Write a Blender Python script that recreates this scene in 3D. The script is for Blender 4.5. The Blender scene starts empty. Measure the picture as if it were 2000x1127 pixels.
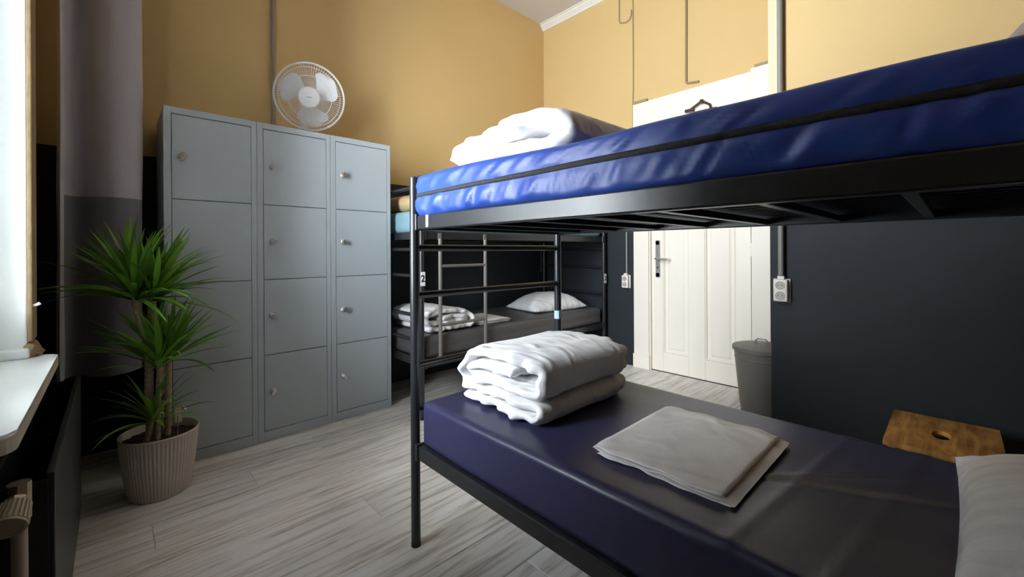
import bpy, bmesh, math, random
from mathutils import Vector, Matrix, noise
random.seed(7)
S = bpy.context.scene
COL = S.collection
PI = math.pi

# ------------------------------------------------------------------ camera
F_PX, YAW, ROLL, CY, CAM_H = 821.6, 0.7583, -0.005, 489.77, 1.071
cam = bpy.data.cameras.new('camera')
cam.sensor_width = 36.0
cam.lens = F_PX / 2000 * 36.0
cam.shift_y = -(563.5 - CY) / 2000
cam.clip_start = 0.02
camo = bpy.data.objects.new('camera', cam)
COL.objects.link(camo)
camo.matrix_world = (Matrix.Translation((0, 0, CAM_H)) @ Matrix.Rotation(-YAW, 4, 'Z')
                     @ Matrix.Rotation(PI / 2, 4, 'X') @ Matrix.Rotation(ROLL, 4, 'Z'))
S.camera = camo

# ------------------------------------------------------------------ daylight
W = bpy.data.worlds.new('sky'); S.world = W; W.use_nodes = True
bg = W.node_tree.nodes['Background']
bg.inputs[0].default_value = (0.86, 0.94, 1.0, 1)
bg.inputs[1].default_value = 9.0
S.view_settings.view_transform = 'Standard'
S.view_settings.look = 'None'
S.view_settings.gamma = 1.0
S.view_settings.use_curve_mapping = False
S.view_settings.exposure = 2.5
WIN = (1.17, 1.95, 0.80, 3.25)          # window opening: y0, y1, z0, z1
for wn in (WIN,):
    pl = bpy.data.lights.new('window_left_offscreen', 'AREA'); pl.shape = 'RECTANGLE'
    pl.size = wn[3] - wn[2]; pl.size_y = wn[1] - wn[0]
    pl.cycles.is_portal = True
    plo = bpy.data.objects.new('window_left_offscreen', pl); COL.objects.link(plo)
    plo.location = (-0.345, (wn[0] + wn[1]) / 2, (wn[2] + wn[3]) / 2)
    plo.rotation_euler = (0, -PI / 2, 0)

# ------------------------------------------------------------------ helpers
def tag(o, label=None, cat=None, group=None, kind=None):
    if label: o['label'] = label
    if cat: o['category'] = cat
    if group: o['group'] = group
    if kind: o['kind'] = kind
    return o

def thing(name, loc, label, cat, group=None):
    o = bpy.data.objects.new(name, None)
    o.empty_display_size = 0.05
    COL.objects.link(o); o.location = loc
    return tag(o, label, cat, group)

def wloc(o):
    v = Vector((0, 0, 0))
    while o is not None:
        v = v + o.location; o = o.parent
    return v

def mk(name, bm, mat, parent=None, smooth=False, origin=None, recalc=True, angle=None):
    """World-space bmesh -> mesh object; origin/parent offsets removed."""
    if recalc: bmesh.ops.recalc_face_normals(bm, faces=bm.faces[:])
    off = wloc(parent) if parent is not None else Vector(origin or (0, 0, 0))
    me = bpy.data.meshes.new(name)
    bmesh.ops.translate(bm, verts=bm.verts[:], vec=-off)
    if smooth:
        lim = angle if angle else 0.7
        for f in bm.faces: f.smooth = True
        for e in bm.edges:
            if len(e.link_faces) == 2 and e.calc_face_angle(0) > lim: e.smooth = False
    bm.to_mesh(me); bm.free()
    if mat: me.materials.append(mat)
    o = bpy.data.objects.new(name, me); COL.objects.link(o)
    if parent is not None: o.parent = parent
    else: o.location = off
    return o

def dup(o, loc=None, parent=None, rot=None):
    c = o.copy(); COL.objects.link(c)
    if parent is not None: c.parent = parent
    if loc is not None: c.location = loc
    if rot is not None: c.rotation_euler = rot
    return c

def B(): return bmesh.new()

def box(bm, x0, x1, y0, y1, z0, z1, bev=0.0, seg=2):
    r = bmesh.ops.create_cube(bm, size=1.0)
    vs = r['verts']
    c = Vector(((x0 + x1) / 2, (y0 + y1) / 2, (z0 + z1) / 2))
    for v in vs:
        v.co = Vector((v.co.x * abs(x1 - x0), v.co.y * abs(y1 - y0), v.co.z * abs(z1 - z0))) + c
    if bev > 0:
        es = list({e for v in vs for e in v.link_edges})
        bmesh.ops.bevel(bm, geom=es, offset=bev, segments=seg, profile=0.5, affect='EDGES')
    return bm

def tube(bm, pts, r, seg=12, closed=False, caps=True, radii=None):
    pts = [Vector(p) for p in pts]; n = len(pts)
    rings = []; up = None
    for i, p in enumerate(pts):
        if closed: t = (pts[(i + 1) % n] - pts[i - 1]).normalized()
        else: t = (pts[min(i + 1, n - 1)] - pts[max(i - 1, 0)]).normalized()
        if up is None:
            up = Vector((0, 0, 1)) if abs(t.z) < 0.9 else Vector((1, 0, 0))
        a = t.cross(up)
        if a.length < 1e-6: a = t.orthogonal()
        a.normalize(); b = a.cross(t).normalized(); up = b
        rr = radii[i] if radii else r
        rings.append([bm.verts.new(p + rr * (math.cos(k * 2 * PI / seg) * a + math.sin(k * 2 * PI / seg) * b)) for k in range(seg)])
    m = n if closed else n - 1
    for i in range(m):
        A, C = rings[i], rings[(i + 1) % n]
        for k in range(seg):
            bm.faces.new((A[k], A[(k + 1) % seg], C[(k + 1) % seg], C[k]))
    if caps and not closed:
        bm.faces.new(rings[0][::-1]); bm.faces.new(rings[-1])
    return bm

def lathe(bm, prof, seg=32, M=None, mod=None):
    M = M or Matrix.Identity(4); rings = []
    for (r, z) in prof:
        if r < 1e-6: rings.append([bm.verts.new(M @ Vector((0, 0, z)))])
        else:
            rg = []
            for k in range(seg):
                a = 2 * PI * k / seg; q = r * (mod(a, z) if mod else 1)
                rg.append(bm.verts.new(M @ Vector((q * math.cos(a), q * math.sin(a), z))))
            rings.append(rg)
    for A, C in zip(rings, rings[1:]):
        for k in range(seg):
            k2 = (k + 1) % seg
            if len(A) == 1 and len(C) == 1: continue
            if len(A) == 1: bm.faces.new((A[0], C[k], C[k2]))
            elif len(C) == 1: bm.faces.new((A[k], A[k2], C[0]))
            else: bm.faces.new((A[k], A[k2], C[k2], C[k]))
    return bm

def axisM(p, d, up=(0, 0, 1)):
    """Matrix whose local z runs along d, placed at p."""
    z = Vector(d).normalized(); u = Vector(up)
    if abs(z.dot(u)) > 0.95: u = Vector((1, 0, 0))
    x = u.cross(z).normalized(); y = z.cross(x)
    M = Matrix((x, y, z)).transposed().to_4x4(); M.translation = Vector(p)
    return M

def rbox(bm, x0, x1, y0, y1, z0, z1, r, step, disp=None):
    """Rounded, evenly gridded box; disp(p, n) moves each vertex."""
    lo = Vector((x0, y0, z0)); hi = Vector((x1, y1, z1)); size = hi - lo
    n = [max(2, int(round(size[i] / step))) for i in range(3)]
    r = Vector(r) if hasattr(r, '__len__') else Vector((r, r, r))
    cache = {}
    def vert(i, j, k):
        key = (i, j, k)
        if key in cache: return cache[key]
        p = Vector((lo.x + size.x * i / n[0], lo.y + size.y * j / n[1], lo.z + size.z * k / n[2]))
        c = Vector([min(max(p[a], lo[a] + r[a]), hi[a] - r[a]) for a in range(3)])
        d = Vector([(p[a] - c[a]) / r[a] for a in range(3)])
        if d.length > 1e-9:
            nn = d.normalized(); q = c + Vector([nn[a] * r[a] for a in range(3)])
        else: q = p; nn = Vector((0, 0, 1))
        if disp: q = q + disp(q, nn)
        cache[key] = bm.verts.new(q); return cache[key]
    for a in range(3):
        b, c = (a + 1) % 3, (a + 2) % 3
        for side in (0, n[a]):
            for u in range(n[b]):
                for v in range(n[c]):
                    q = []
                    for du, dv in ((0, 0), (1, 0), (1, 1), (0, 1)):
                        idx = [0, 0, 0]; idx[a] = side; idx[b] = u + du; idx[c] = v + dv
                        q.append(vert(*idx))
                    bm.faces.new(q)
    return bm

def N(x, y, z, s=0): return noise.noise(Vector((x + s * 13.7, y + s * 7.1, z + s * 3.3)))

def crom(pts, step):
    P = [Vector(p) for p in pts]; P = [2 * P[0] - P[1]] + P + [2 * P[-1] - P[-2]]
    out = []
    for i in range(1, len(P) - 2):
        m = max(2, int((P[i + 1] - P[i]).length / step))
        for k in range(m):
            t = k / m; a, b, c, d = P[i - 1:i + 3]
            out.append(0.5 * ((2 * b) + (c - a) * t + (2 * a - 5 * b + 4 * c - d) * t * t + (3 * b - a - 3 * c + d) * t ** 3))
    out.append(P[-2]); return out

def ribbon(bm, curve, a0, a1, thick, step=0.012, nv=56, amp=0.006, freq=14, seed=0, place=None, ruffle=0.0, ex=3.0, crease=0.0):
    """Folded cloth: cross-section of width (a0..a1) and given thickness swept along a 2-D fold curve (b, z)."""
    pts = crom([(b, z, 0) for b, z in curve], step); n = len(pts); rings = []
    for i, p in enumerate(pts):
        t = (pts[min(i + 1, n - 1)] - pts[max(i - 1, 0)]).normalized(); nr = Vector((-t.y, t.x, 0))
        e = min(i, n - 1 - i) * step / (thick * 0.5)
        endf = math.sqrt(max(0.02, 1 - max(0, 1 - e) ** 2)) if e < 1 else 1
        ring = []
        w = (a1 - a0) / 2; mid = (a0 + a1) / 2
        for k in range(nv):
            an = 2 * PI * k / nv; c, s = math.cos(an), math.sin(an)
            ca = math.copysign(abs(c) ** (2 / (ex * 3)), c); cs = math.copysign(abs(s) ** (2 / ex), s)
            aa = ca * w; th = cs * thick / 2 * endf
            edge = abs(ca)
            aa += ruffle * N(p.x * 22, p.y * 30, aa * 3, seed + 5) * edge ** 3 * (1 if ca > 0 else 1)
            d = amp * N(aa * freq, p.x * freq * 1.3 + i * 0.01, p.y * freq * 1.5, seed) + amp * 0.5 * N(aa * freq * 2.7, p.x * freq * 2.5, p.y * 30, seed + 1)
            if crease: d += crease * (abs(N(aa * 26 + p.x * 6, p.x * 5, p.y * 5, seed + 9)) - 0.25)
            q = p + nr * (th + d)
            wob = 0.012 * N(p.x * 6, p.y * 6, 0, seed + 3)
            v = (mid + aa + wob, q.x, q.y)
            ring.append(bm.verts.new(place(v) if place else v))
        rings.append(ring)
    for A, C in zip(rings, rings[1:]):
        for k in range(nv): bm.faces.new((A[k], A[(k + 1) % nv], C[(k + 1) % nv], C[k]))
    bm.faces.new(rings[0][::-1]); bm.faces.new(rings[-1])
    return bm

def pillow_bm(bm, cx, cy, z0, lx, ly, h, rot=0, seed=0, nu=44, nv=34, amp=0.006):
    R = Matrix.Rotation(rot, 3, 'Z'); grid = {}
    for side in (1, -1):
        for i in range(nu + 1):
            for j in range(nv + 1):
                edge = i in (0, nu) or j in (0, nv)
                if side < 0 and edge: grid[(side, i, j)] = grid[(1, i, j)]; continue
                u = 2 * i / nu - 1; v = 2 * j / nv - 1
                pin = 1 - 0.035 * (1 - abs(v) ** 2) * (abs(u) ** 4); pin2 = 1 - 0.035 * (1 - abs(u) ** 2) * (abs(v) ** 4)
                x = u * lx / 2 * pin2 ** 0; y = v * ly / 2
                x *= pin; y *= pin2
                prof = ((1 - abs(u) ** 2.6) ** 0.62) * ((1 - abs(v) ** 2.6) ** 0.62)
                zt = prof * h
                w = amp * (N(x * 9, y * 9, side, seed) + 0.6 * N(x * 24, y * 24, side, seed + 1))
                rad = 0.016 * abs(N(x * 40, y * 40, 0, seed + 2)) * (max(abs(u), abs(v)) ** 6)
                if side > 0: z = zt * 0.88 + h * 0.12 * (0.9 - 0.25 * prof) + w * min(1, prof * 3) + rad
                else: z = max(0.0, h * 0.12 * 0.9 * (1 - min(1, prof * 1.9)))
                p = R @ Vector((x, y, 0))
                grid[(side, i, j)] = bm.verts.new((cx + p.x, cy + p.y, z0 + z))
    for side in (1, -1):
        for i in range(nu):
            for j in range(nv):
                q = [grid[(side, i, j)], grid[(side, i + 1, j)], grid[(side, i + 1, j + 1)], grid[(side, i, j + 1)]]
                if len(set(q)) == 4: bm.faces.new(q if side > 0 else q[::-1])
    return bm

# ------------------------------------------------------------------ materials
def mat(name, col, rough=0.5, metal=0.0, spec=0.5, noise_s=0, noise_a=0.0, bump=0.0, bump_s=60, sheen=0.0, coat=0.0):
    m = bpy.data.materials.new(name); m.use_nodes = True
    nt = m.node_tree; p = nt.nodes['Principled BSDF']
    p.inputs['Base Color'].default_value = (*col, 1)
    p.inputs['Roughness'].default_value = rough
    p.inputs['Metallic'].default_value = metal
    p.inputs['Specular IOR Level'].default_value = spec
    if sheen: p.inputs['Sheen Weight'].default_value = sheen
    if coat: p.inputs['Coat Weight'].default_value = coat
    tc = nt.nodes.new('ShaderNodeTexCoord')
    if noise_s:
        n = nt.nodes.new('ShaderNodeTexNoise'); n.inputs['Scale'].default_value = noise_s; n.inputs['Detail'].default_value = 5
        nt.links.new(tc.outputs['Object'], n.inputs['Vector'])
        mx = nt.nodes.new('ShaderNodeMix'); mx.data_type = 'RGBA'
        lo = tuple(c * (1 - noise_a) for c in col); hi = tuple(min(1, c * (1 + noise_a)) for c in col)
        mx.inputs['A'].default_value = (*lo, 1); mx.inputs['B'].default_value = (*hi, 1)
        nt.links.new(n.outputs['Fac'], mx.inputs['Factor']); nt.links.new(mx.outputs['Result'], p.inputs['Base Color'])
    if bump:
        n2 = nt.nodes.new('ShaderNodeTexNoise'); n2.inputs['Scale'].default_value = bump_s; n2.inputs['Detail'].default_value = 6
        nt.links.new(tc.outputs['Object'], n2.inputs['Vector'])
        b = nt.nodes.new('ShaderNodeBump'); b.inputs['Strength'].default_value = bump; b.inputs['Distance'].default_value = 0.01
        nt.links.new(n2.outputs['Fac'], b.inputs['Height']); nt.links.new(b.outputs['Normal'], p.inputs['Normal'])
    return m

YELLOW = (0.65, 0.455, 0.205); DARK = (0.016, 0.020, 0.025)
def wall_mat(name, split=1.62, upper=YELLOW):
    """Two-tone painted wall: dark paint up to `split`, yellow above (paint line at a fixed height)."""
    m = bpy.data.materials.new(name); m.use_nodes = True; nt = m.node_tree; p = nt.nodes['Principled BSDF']
    g = nt.nodes.new('ShaderNodeNewGeometry'); sx = nt.nodes.new('ShaderNodeSeparateXYZ')
    nt.links.new(g.outputs['Position'], sx.inputs[0])
    gt = nt.nodes.new('ShaderNodeMath'); gt.operation = 'GREATER_THAN'; gt.inputs[1].default_value = split
    nt.links.new(sx.outputs['Z'], gt.inputs[0])
    n = nt.nodes.new('ShaderNodeTexNoise'); n.inputs['Scale'].default_value = 2.2; n.inputs['Detail'].default_value = 6
    nt.links.new(g.outputs['Position'], n.inputs['Vector'])
    def two(c, a):
        mx = nt.nodes.new('ShaderNodeMix'); mx.data_type = 'RGBA'
        mx.inputs['A'].default_value = (*[x * (1 - a) for x in c], 1); mx.inputs['B'].default_value = (*[x * (1 + a) for x in c], 1)
        nt.links.new(n.outputs['Fac'], mx.inputs['Factor']); return mx
    a = two(DARK, 0.35); b = two(upper, 0.06)
    mx = nt.nodes.new('ShaderNodeMix'); mx.data_type = 'RGBA'
    nt.links.new(gt.outputs[0], mx.inputs['Factor']); nt.links.new(a.outputs['Result'], mx.inputs['A']); nt.links.new(b.outputs['Result'], mx.inputs['B'])
    nt.links.new(mx.outputs['Result'], p.inputs['Base Color'])
    p.inputs['Roughness'].default_value = 0.62; p.inputs['Specular IOR Level'].default_value = 0.35
    n2 = nt.nodes.new('ShaderNodeTexNoise'); n2.inputs['Scale'].default_value = 160; n2.inputs['Detail'].default_value = 4
    nt.links.new(g.outputs['Position'], n2.inputs['Vector'])
    bp = nt.nodes.new('ShaderNodeBump'); bp.inputs['Strength'].default_value = 0.12; bp.inputs['Distance'].default_value = 0.004
    nt.links.new(n2.outputs['Fac'], bp.inputs['Height']); nt.links.new(bp.outputs['Normal'], p.inputs['Normal'])
    return m

def floor_mat():
    m = bpy.data.materials.new('laminate'); m.use_nodes = True; nt = m.node_tree; p = nt.nodes['Principled BSDF']
    oi = nt.nodes.new('ShaderNodeObjectInfo'); tc = nt.nodes.new('ShaderNodeNewGeometry')
    mp = nt.nodes.new('ShaderNodeMapping'); mp.inputs['Scale'].default_value = (1.6, 26, 1)
    ml = nt.nodes.new('ShaderNodeMath'); ml.operation = 'MULTIPLY'; ml.inputs[1].default_value = 40
    nt.links.new(oi.outputs['Random'], ml.inputs[0])
    cb = nt.nodes.new('ShaderNodeCombineXYZ'); nt.links.new(ml.outputs[0], cb.inputs[0]); nt.links.new(ml.outputs[0], cb.inputs[2])
    nt.links.new(cb.outputs[0], mp.inputs['Location']); nt.links.new(tc.outputs['Position'], mp.inputs['Vector'])
    n = nt.nodes.new('ShaderNodeTexNoise'); n.inputs['Scale'].default_value = 1.5; n.inputs['Detail'].default_value = 9; n.inputs['Roughness'].default_value = 0.68; n.inputs['Distortion'].default_value = 0.5
    nt.links.new(mp.outputs[0], n.inputs['Vector'])
    r = nt.nodes.new('ShaderNodeValToRGB'); cr = r.color_ramp
    cr.elements[0].position = 0.28; cr.elements[0].color = (0.26, 0.225, 0.195, 1)
    cr.elements[1].position = 0.78; cr.elements[1].color = (0.86, 0.82, 0.78, 1)
    for pos, c in ((0.42, (0.54, 0.49, 0.44, 1)), (0.52, (0.74, 0.69, 0.64, 1)), (0.60, (0.72, 0.70, 0.68, 1))):
        e = cr.elements.new(pos); e.color = c
    nt.links.new(n.outputs['Fac'], r.inputs[0])
    hs = nt.nodes.new('ShaderNodeHueSaturation'); hs.inputs['Saturation'].default_value = 0.9
    mr = nt.nodes.new('ShaderNodeMapRange'); mr.inputs['To Min'].default_value = 0.84; mr.inputs['To Max'].default_value = 1.14
    nt.links.new(oi.outputs['Random'], mr.inputs['Value']); nt.links.new(mr.outputs[0], hs.inputs['Value'])
    nt.links.new(r.outputs[0], hs.inputs['Color']); nt.links.new(hs.outputs[0], p.inputs['Base Color'])
    p.inputs['Roughness'].default_value = 0.42; p.inputs['Specular IOR Level'].default_value = 0.45
    b = nt.nodes.new('ShaderNodeBump'); b.inputs['Strength'].default_value = 0.10; b.inputs['Distance'].default_value = 0.004
    nt.links.new(n.outputs['Fac'], b.inputs['Height']); nt.links.new(b.outputs['Normal'], p.inputs['Normal'])
    return m

def wood_mat(name, dark, light, scale=(3, 30, 3)):
    m = bpy.data.materials.new(name); m.use_nodes = True; nt = m.node_tree; p = nt.nodes['Principled BSDF']
    tc = nt.nodes.new('ShaderNodeTexCoord'); mp = nt.nodes.new('ShaderNodeMapping'); mp.inputs['Scale'].default_value = scale
    nt.links.new(tc.outputs['Object'], mp.inputs['Vector'])
    n = nt.nodes.new('ShaderNodeTexNoise'); n.inputs['Scale'].default_value = 2; n.inputs['Detail'].default_value = 8; n.inputs['Distortion'].default_value = 0.8
    nt.links.new(mp.outputs[0], n.inputs['Vector'])
    n2 = nt.nodes.new('ShaderNodeTexNoise'); n2.inputs['Scale'].default_value = 9; n2.inputs['Detail'].default_value = 3
    nt.links.new(tc.outputs['Object'], n2.inputs['Vector'])
    ad = nt.nodes.new('ShaderNodeMath'); ad.operation = 'MULTIPLY_ADD'; ad.inputs[1].default_value = 0.6
    nt.links.new(n2.outputs['Fac'], ad.inputs[0]); nt.links.new(n.outputs['Fac'], ad.inputs[2])
    r = nt.nodes.new('ShaderNodeValToRGB'); r.color_ramp.elements[0].position = 0.6; r.color_ramp.elements[1].position = 1.0
    r.color_ramp.elements[0].color = (*dark, 1); r.color_ramp.elements[1].color = (*light, 1)
    nt.links.new(ad.outputs[0], r.inputs[0]); nt.links.new(r.outputs[0], p.inputs['Base Color'])
    p.inputs['Roughness'].default_value = 0.45
    return m

def wrinkle(m, strength=0.55, scale=(16, 7, 14)):
    """Soft creases added on top of a cloth's weave."""
    nt = m.node_tree; p = nt.nodes['Principled BSDF']; tc = nt.nodes.new('ShaderNodeTexCoord'); mp = nt.nodes.new('ShaderNodeMapping')
    mp.inputs['Scale'].default_value = scale; nt.links.new(tc.outputs['Object'], mp.inputs['Vector'])
    n = nt.nodes.new('ShaderNodeTexNoise'); n.noise_type = 'RIDGED_MULTIFRACTAL'; n.inputs['Scale'].default_value = 1.0; n.inputs['Detail'].default_value = 3; n.inputs['Distortion'].default_value = 0.7
    nt.links.new(mp.outputs[0], n.inputs['Vector'])
    b = nt.nodes.new('ShaderNodeBump'); b.inputs['Strength'].default_value = strength; b.inputs['Distance'].default_value = 0.022
    nt.links.new(n.outputs['Fac'], b.inputs['Height'])
    old = p.inputs['Normal'].links[0].from_node
    nt.links.new(b.outputs['Normal'], old.inputs['Normal'])
    return m

def stripe_cloth(name, col, axis='X', width=40, amt=0.06, rough=0.85):
    m = mat(name, col, rough, bump=0.12, bump_s=220, sheen=0.15); nt = m.node_tree; p = nt.nodes['Principled BSDF']
    wrinkle(m)
    tc = nt.nodes.new('ShaderNodeTexCoord'); sx = nt.nodes.new('ShaderNodeSeparateXYZ'); nt.links.new(tc.outputs['Object'], sx.inputs[0])
    ml = nt.nodes.new('ShaderNodeMath'); ml.operation = 'MULTIPLY'; ml.inputs[1].default_value = width; nt.links.new(sx.outputs[axis], ml.inputs[0])
    fr = nt.nodes.new('ShaderNodeMath'); fr.operation = 'FRACT'; nt.links.new(ml.outputs[0], fr.inputs[0])
    gt = nt.nodes.new('ShaderNodeMath'); gt.operation = 'GREATER_THAN'; gt.inputs[1].default_value = 0.5; nt.links.new(fr.outputs[0], gt.inputs[0])
    mx = nt.nodes.new('ShaderNodeMix'); mx.data_type = 'RGBA'; nt.links.new(gt.outputs[0], mx.inputs['Factor'])
    mx.inputs['A'].default_value = (*col, 1); mx.inputs['B'].default_value = (*[c * (1 - amt) for c in col], 1)
    nt.links.new(mx.outputs['Result'], p.inputs['Base Color'])
    return m

def vinyl_mat(name, col, rough, wr_scale=(6, 6, 6), wr=0.25, spec=0.5):
    """Coated mattress cover with soft wrinkles."""
    m = mat(name, col, rough, spec=spec); nt = m.node_tree; p = nt.nodes['Principled BSDF']
    tc = nt.nodes.new('ShaderNodeTexCoord'); mp = nt.nodes.new('ShaderNodeMapping'); mp.inputs['Scale'].default_value = wr_scale
    nt.links.new(tc.outputs['Object'], mp.inputs['Vector'])
    n = nt.nodes.new('ShaderNodeTexNoise'); n.inputs['Scale'].default_value = 1.0; n.inputs['Detail'].default_value = 4; n.inputs['Distortion'].default_value = 0.6
    nt.links.new(mp.outputs[0], n.inputs['Vector'])
    n2 = nt.nodes.new('ShaderNodeTexNoise'); n2.inputs['Scale'].default_value = 300; nt.links.new(tc.outputs['Object'], n2.inputs['Vector'])
    b = nt.nodes.new('ShaderNodeBump'); b.inputs['Strength'].default_value = wr; b.inputs['Distance'].default_value = 0.02
    nt.links.new(n.outputs['Fac'], b.inputs['Height'])
    b2 = nt.nodes.new('ShaderNodeBump'); b2.inputs['Strength'].default_value = 0.08; b2.inputs['Distance'].default_value = 0.002
    nt.links.new(n2.outputs['Fac'], b2.inputs['Height']); nt.links.new(b.outputs['Normal'], b2.inputs['Normal'])
    nt.links.new(b2.outputs['Normal'], p.inputs['Normal'])
    return m

def leaf_mat():
    m = mat('leaf_green', (0.055, 0.19, 0.018), 0.38); nt = m.node_tree; p = nt.nodes['Principled BSDF']
    oi = nt.nodes.new('ShaderNodeObjectInfo'); r = nt.nodes.new('ShaderNodeValToRGB')
    r.color_ramp.elements[0].color = (0.045, 0.150, 0.012, 1); r.color_ramp.elements[1].color = (0.22, 0.46, 0.045, 1)
    nt.links.new(oi.outputs['Random'], r.inputs[0]); nt.links.new(r.outputs[0], p.inputs['Base Color'])
    tr = nt.nodes.new('ShaderNodeBsdfTranslucent'); nt.links.new(r.outputs[0], tr.inputs[0])
    mx = nt.nodes.new('ShaderNodeMixShader'); mx.inputs[0].default_value = 0.25
    nt.links.new(p.outputs[0], mx.inputs[1]); nt.links.new(tr.outputs[0], mx.inputs[2])
    nt.links.new(mx.outputs[0], nt.nodes['Material Output'].inputs[0])
    return m

def glass_mat():
    m = bpy.data.materials.new('window_glass'); m.use_nodes = True; nt = m.node_tree
    t = nt.nodes.new('ShaderNodeBsdfTransparent'); g = nt.nodes.new('ShaderNodeBsdfGlossy'); g.inputs['Roughness'].default_value = 0.02
    f = nt.nodes.new('ShaderNodeFresnel'); mx = nt.nodes.new('ShaderNodeMixShader')
    nt.links.new(f.outputs[0], mx.inputs[0]); nt.links.new(t.outputs[0], mx.inputs[1]); nt.links.new(g.outputs[0], mx.inputs[2])
    nt.links.new(mx.outputs[0], nt.nodes['Material Output'].inputs[0])
    return m

M = {}
M['wall'] = wall_mat('painted_wall')
M['ceiling'] = mat('ceiling_paint', (0.66, 0.63, 0.62), 0.8, bump=0.05, bump_s=120)
M['white'] = mat('white_gloss_paint', (0.78, 0.76, 0.70), 0.35, noise_s=4, noise_a=0.04)
M['door'] = mat('door_paint', (0.86, 0.79, 0.69), 0.38, noise_s=3, noise_a=0.04, bump=0.04, bump_s=40)
M['reveal'] = mat('reveal_paint', (0.72, 0.76, 0.74), 0.45, noise_s=6, noise_a=0.04)
M['plaster'] = mat('bare_plaster', (0.26, 0.18, 0.095), 0.85, noise_s=30, noise_a=0.25, bump=0.3, bump_s=80)
M['sill'] = mat('sill_stone', (0.72, 0.76, 0.74), 0.28, noise_s=5, noise_a=0.05)
M['sill_edge'] = mat('sill_worn_edge', (0.50, 0.43, 0.32), 0.6, noise_s=40, noise_a=0.35)
M['floor'] = floor_mat()
M['locker'] = mat('locker_grey_enamel', (0.40, 0.445, 0.475), 0.42, noise_s=3, noise_a=0.05, bump=0.02, bump_s=30)
M['chrome'] = mat('chrome', (0.62, 0.60, 0.56), 0.38, metal=1.0)
M['steel'] = mat('grey_plate', (0.26, 0.24, 0.26), 0.4, metal=0.3, noise_s=30, noise_a=0.2)
M['bed'] = mat('black_bed_enamel', (0.017, 0.018, 0.021), 0.32, spec=0.6, noise_s=18, noise_a=0.3)
M['ladder'] = mat('grey_ladder_enamel', (0.15, 0.135, 0.12), 0.38, noise_s=20, noise_a=0.15)
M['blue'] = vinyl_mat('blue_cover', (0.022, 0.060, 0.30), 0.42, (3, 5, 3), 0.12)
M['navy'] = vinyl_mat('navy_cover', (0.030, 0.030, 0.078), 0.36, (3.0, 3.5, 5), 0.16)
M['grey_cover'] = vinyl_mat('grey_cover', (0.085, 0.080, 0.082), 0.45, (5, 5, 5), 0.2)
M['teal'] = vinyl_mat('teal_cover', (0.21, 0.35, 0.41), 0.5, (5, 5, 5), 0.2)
M['zip'] = mat('black_zip', (0.012, 0.011, 0.013), 0.6, bump=0.4, bump_s=400)
M['duvet'] = stripe_cloth('white_duvet', (0.78, 0.77, 0.785), 'X', 26, 0.025)
M['pillow'] = stripe_cloth('white_pillow', (0.80, 0.80, 0.82), 'X', 18, 0.06)
M['pillow2'] = stripe_cloth('white_pillow_plain', (0.80, 0.79, 0.79), 'X', 18, 0.03)
M['linen'] = mat('sheet_linen', (0.71, 0.68, 0.67), 0.9, bump=0.15, bump_s=300)
wrinkle(M['linen'], 0.4, (9, 9, 9))
M['shaded_cloth'] = mat('shaded_white_cloth', (0.50, 0.37, 0.20), 0.9, bump=0.2, bump_s=120)  # white bedding with its brown shade put into the base colour
M['curtain'] = mat('curtain_pale', (0.42, 0.40, 0.45), 0.92, bump=0.25, bump_s=420, sheen=0.2, noise_s=200, noise_a=0.06)
M['curtain_low'] = mat('curtain_slate', (0.165, 0.155, 0.185), 0.92, bump=0.25, bump_s=420, sheen=0.2, noise_s=200, noise_a=0.08)
M['curtain_hem'] = mat('curtain_hem', (0.48, 0.46, 0.48), 0.9, bump=0.2, bump_s=420)
M['radiator'] = mat('radiator_black', (0.010, 0.0095, 0.011), 0.42, noise_s=30, noise_a=0.2)
M['cream'] = mat('aged_cream_plastic', (0.46, 0.39, 0.28), 0.5, noise_s=25, noise_a=0.10)
M['brass'] = mat('aged_brass', (0.42, 0.34, 0.24), 0.38, metal=0.9, noise_s=40, noise_a=0.25)
M['pot'] = mat('taupe_pot', (0.50, 0.435, 0.37), 0.62, bump=0.05, bump_s=90)
M['soil'] = mat('potting_soil', (0.035, 0.018, 0.012), 0.95, noise_s=60, noise_a=0.5, bump=1.0, bump_s=70)
M['stem'] = mat('ringed_stem', (0.32, 0.24, 0.15), 0.8, noise_s=60, noise_a=0.35, bump=0.5, bump_s=90)
M['leaf'] = leaf_mat()
M['yellow_leaf'] = mat('yellowed_tag', (0.60, 0.45, 0.08), 0.5)
M['fan'] = mat('white_plastic', (0.82, 0.82, 0.82), 0.35)
M['fan_blade'] = mat('white_blade_plastic', (0.86, 0.86, 0.88), 0.3)
M['print'] = mat('grey_print', (0.30, 0.30, 0.32), 0.5)
M['socket'] = mat('socket_plastic', (0.80, 0.74, 0.68), 0.35)
M['socket_dark'] = mat('socket_recess', (0.42, 0.39, 0.35), 0.4)
M['black'] = mat('black_plastic', (0.010, 0.010, 0.010), 0.5)
M['conduit'] = mat('grey_conduit', (0.24, 0.23, 0.215), 0.45)
M['conduit_paint'] = mat('conduit_painted', (0.33, 0.255, 0.135), 0.6)
M['bin'] = mat('grey_bin_enamel', (0.155, 0.142, 0.125), 0.45, noise_s=10, noise_a=0.08)
M['stool'] = wood_mat('honey_wood', (0.20, 0.085, 0.018), (0.62, 0.32, 0.085), (3, 20, 3))
M['closer'] = mat('bronze_closer', (0.045, 0.030, 0.022), 0.4, metal=0.3)
M['paper'] = mat('white_sticker', (0.80, 0.80, 0.80), 0.6)
M['blue_tag'] = mat('pale_blue_sticker', (0.42, 0.62, 0.70), 0.5)
M['ink'] = mat('black_ink', (0.01, 0.01, 0.01), 0.6)
M['glass'] = glass_mat()

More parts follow.
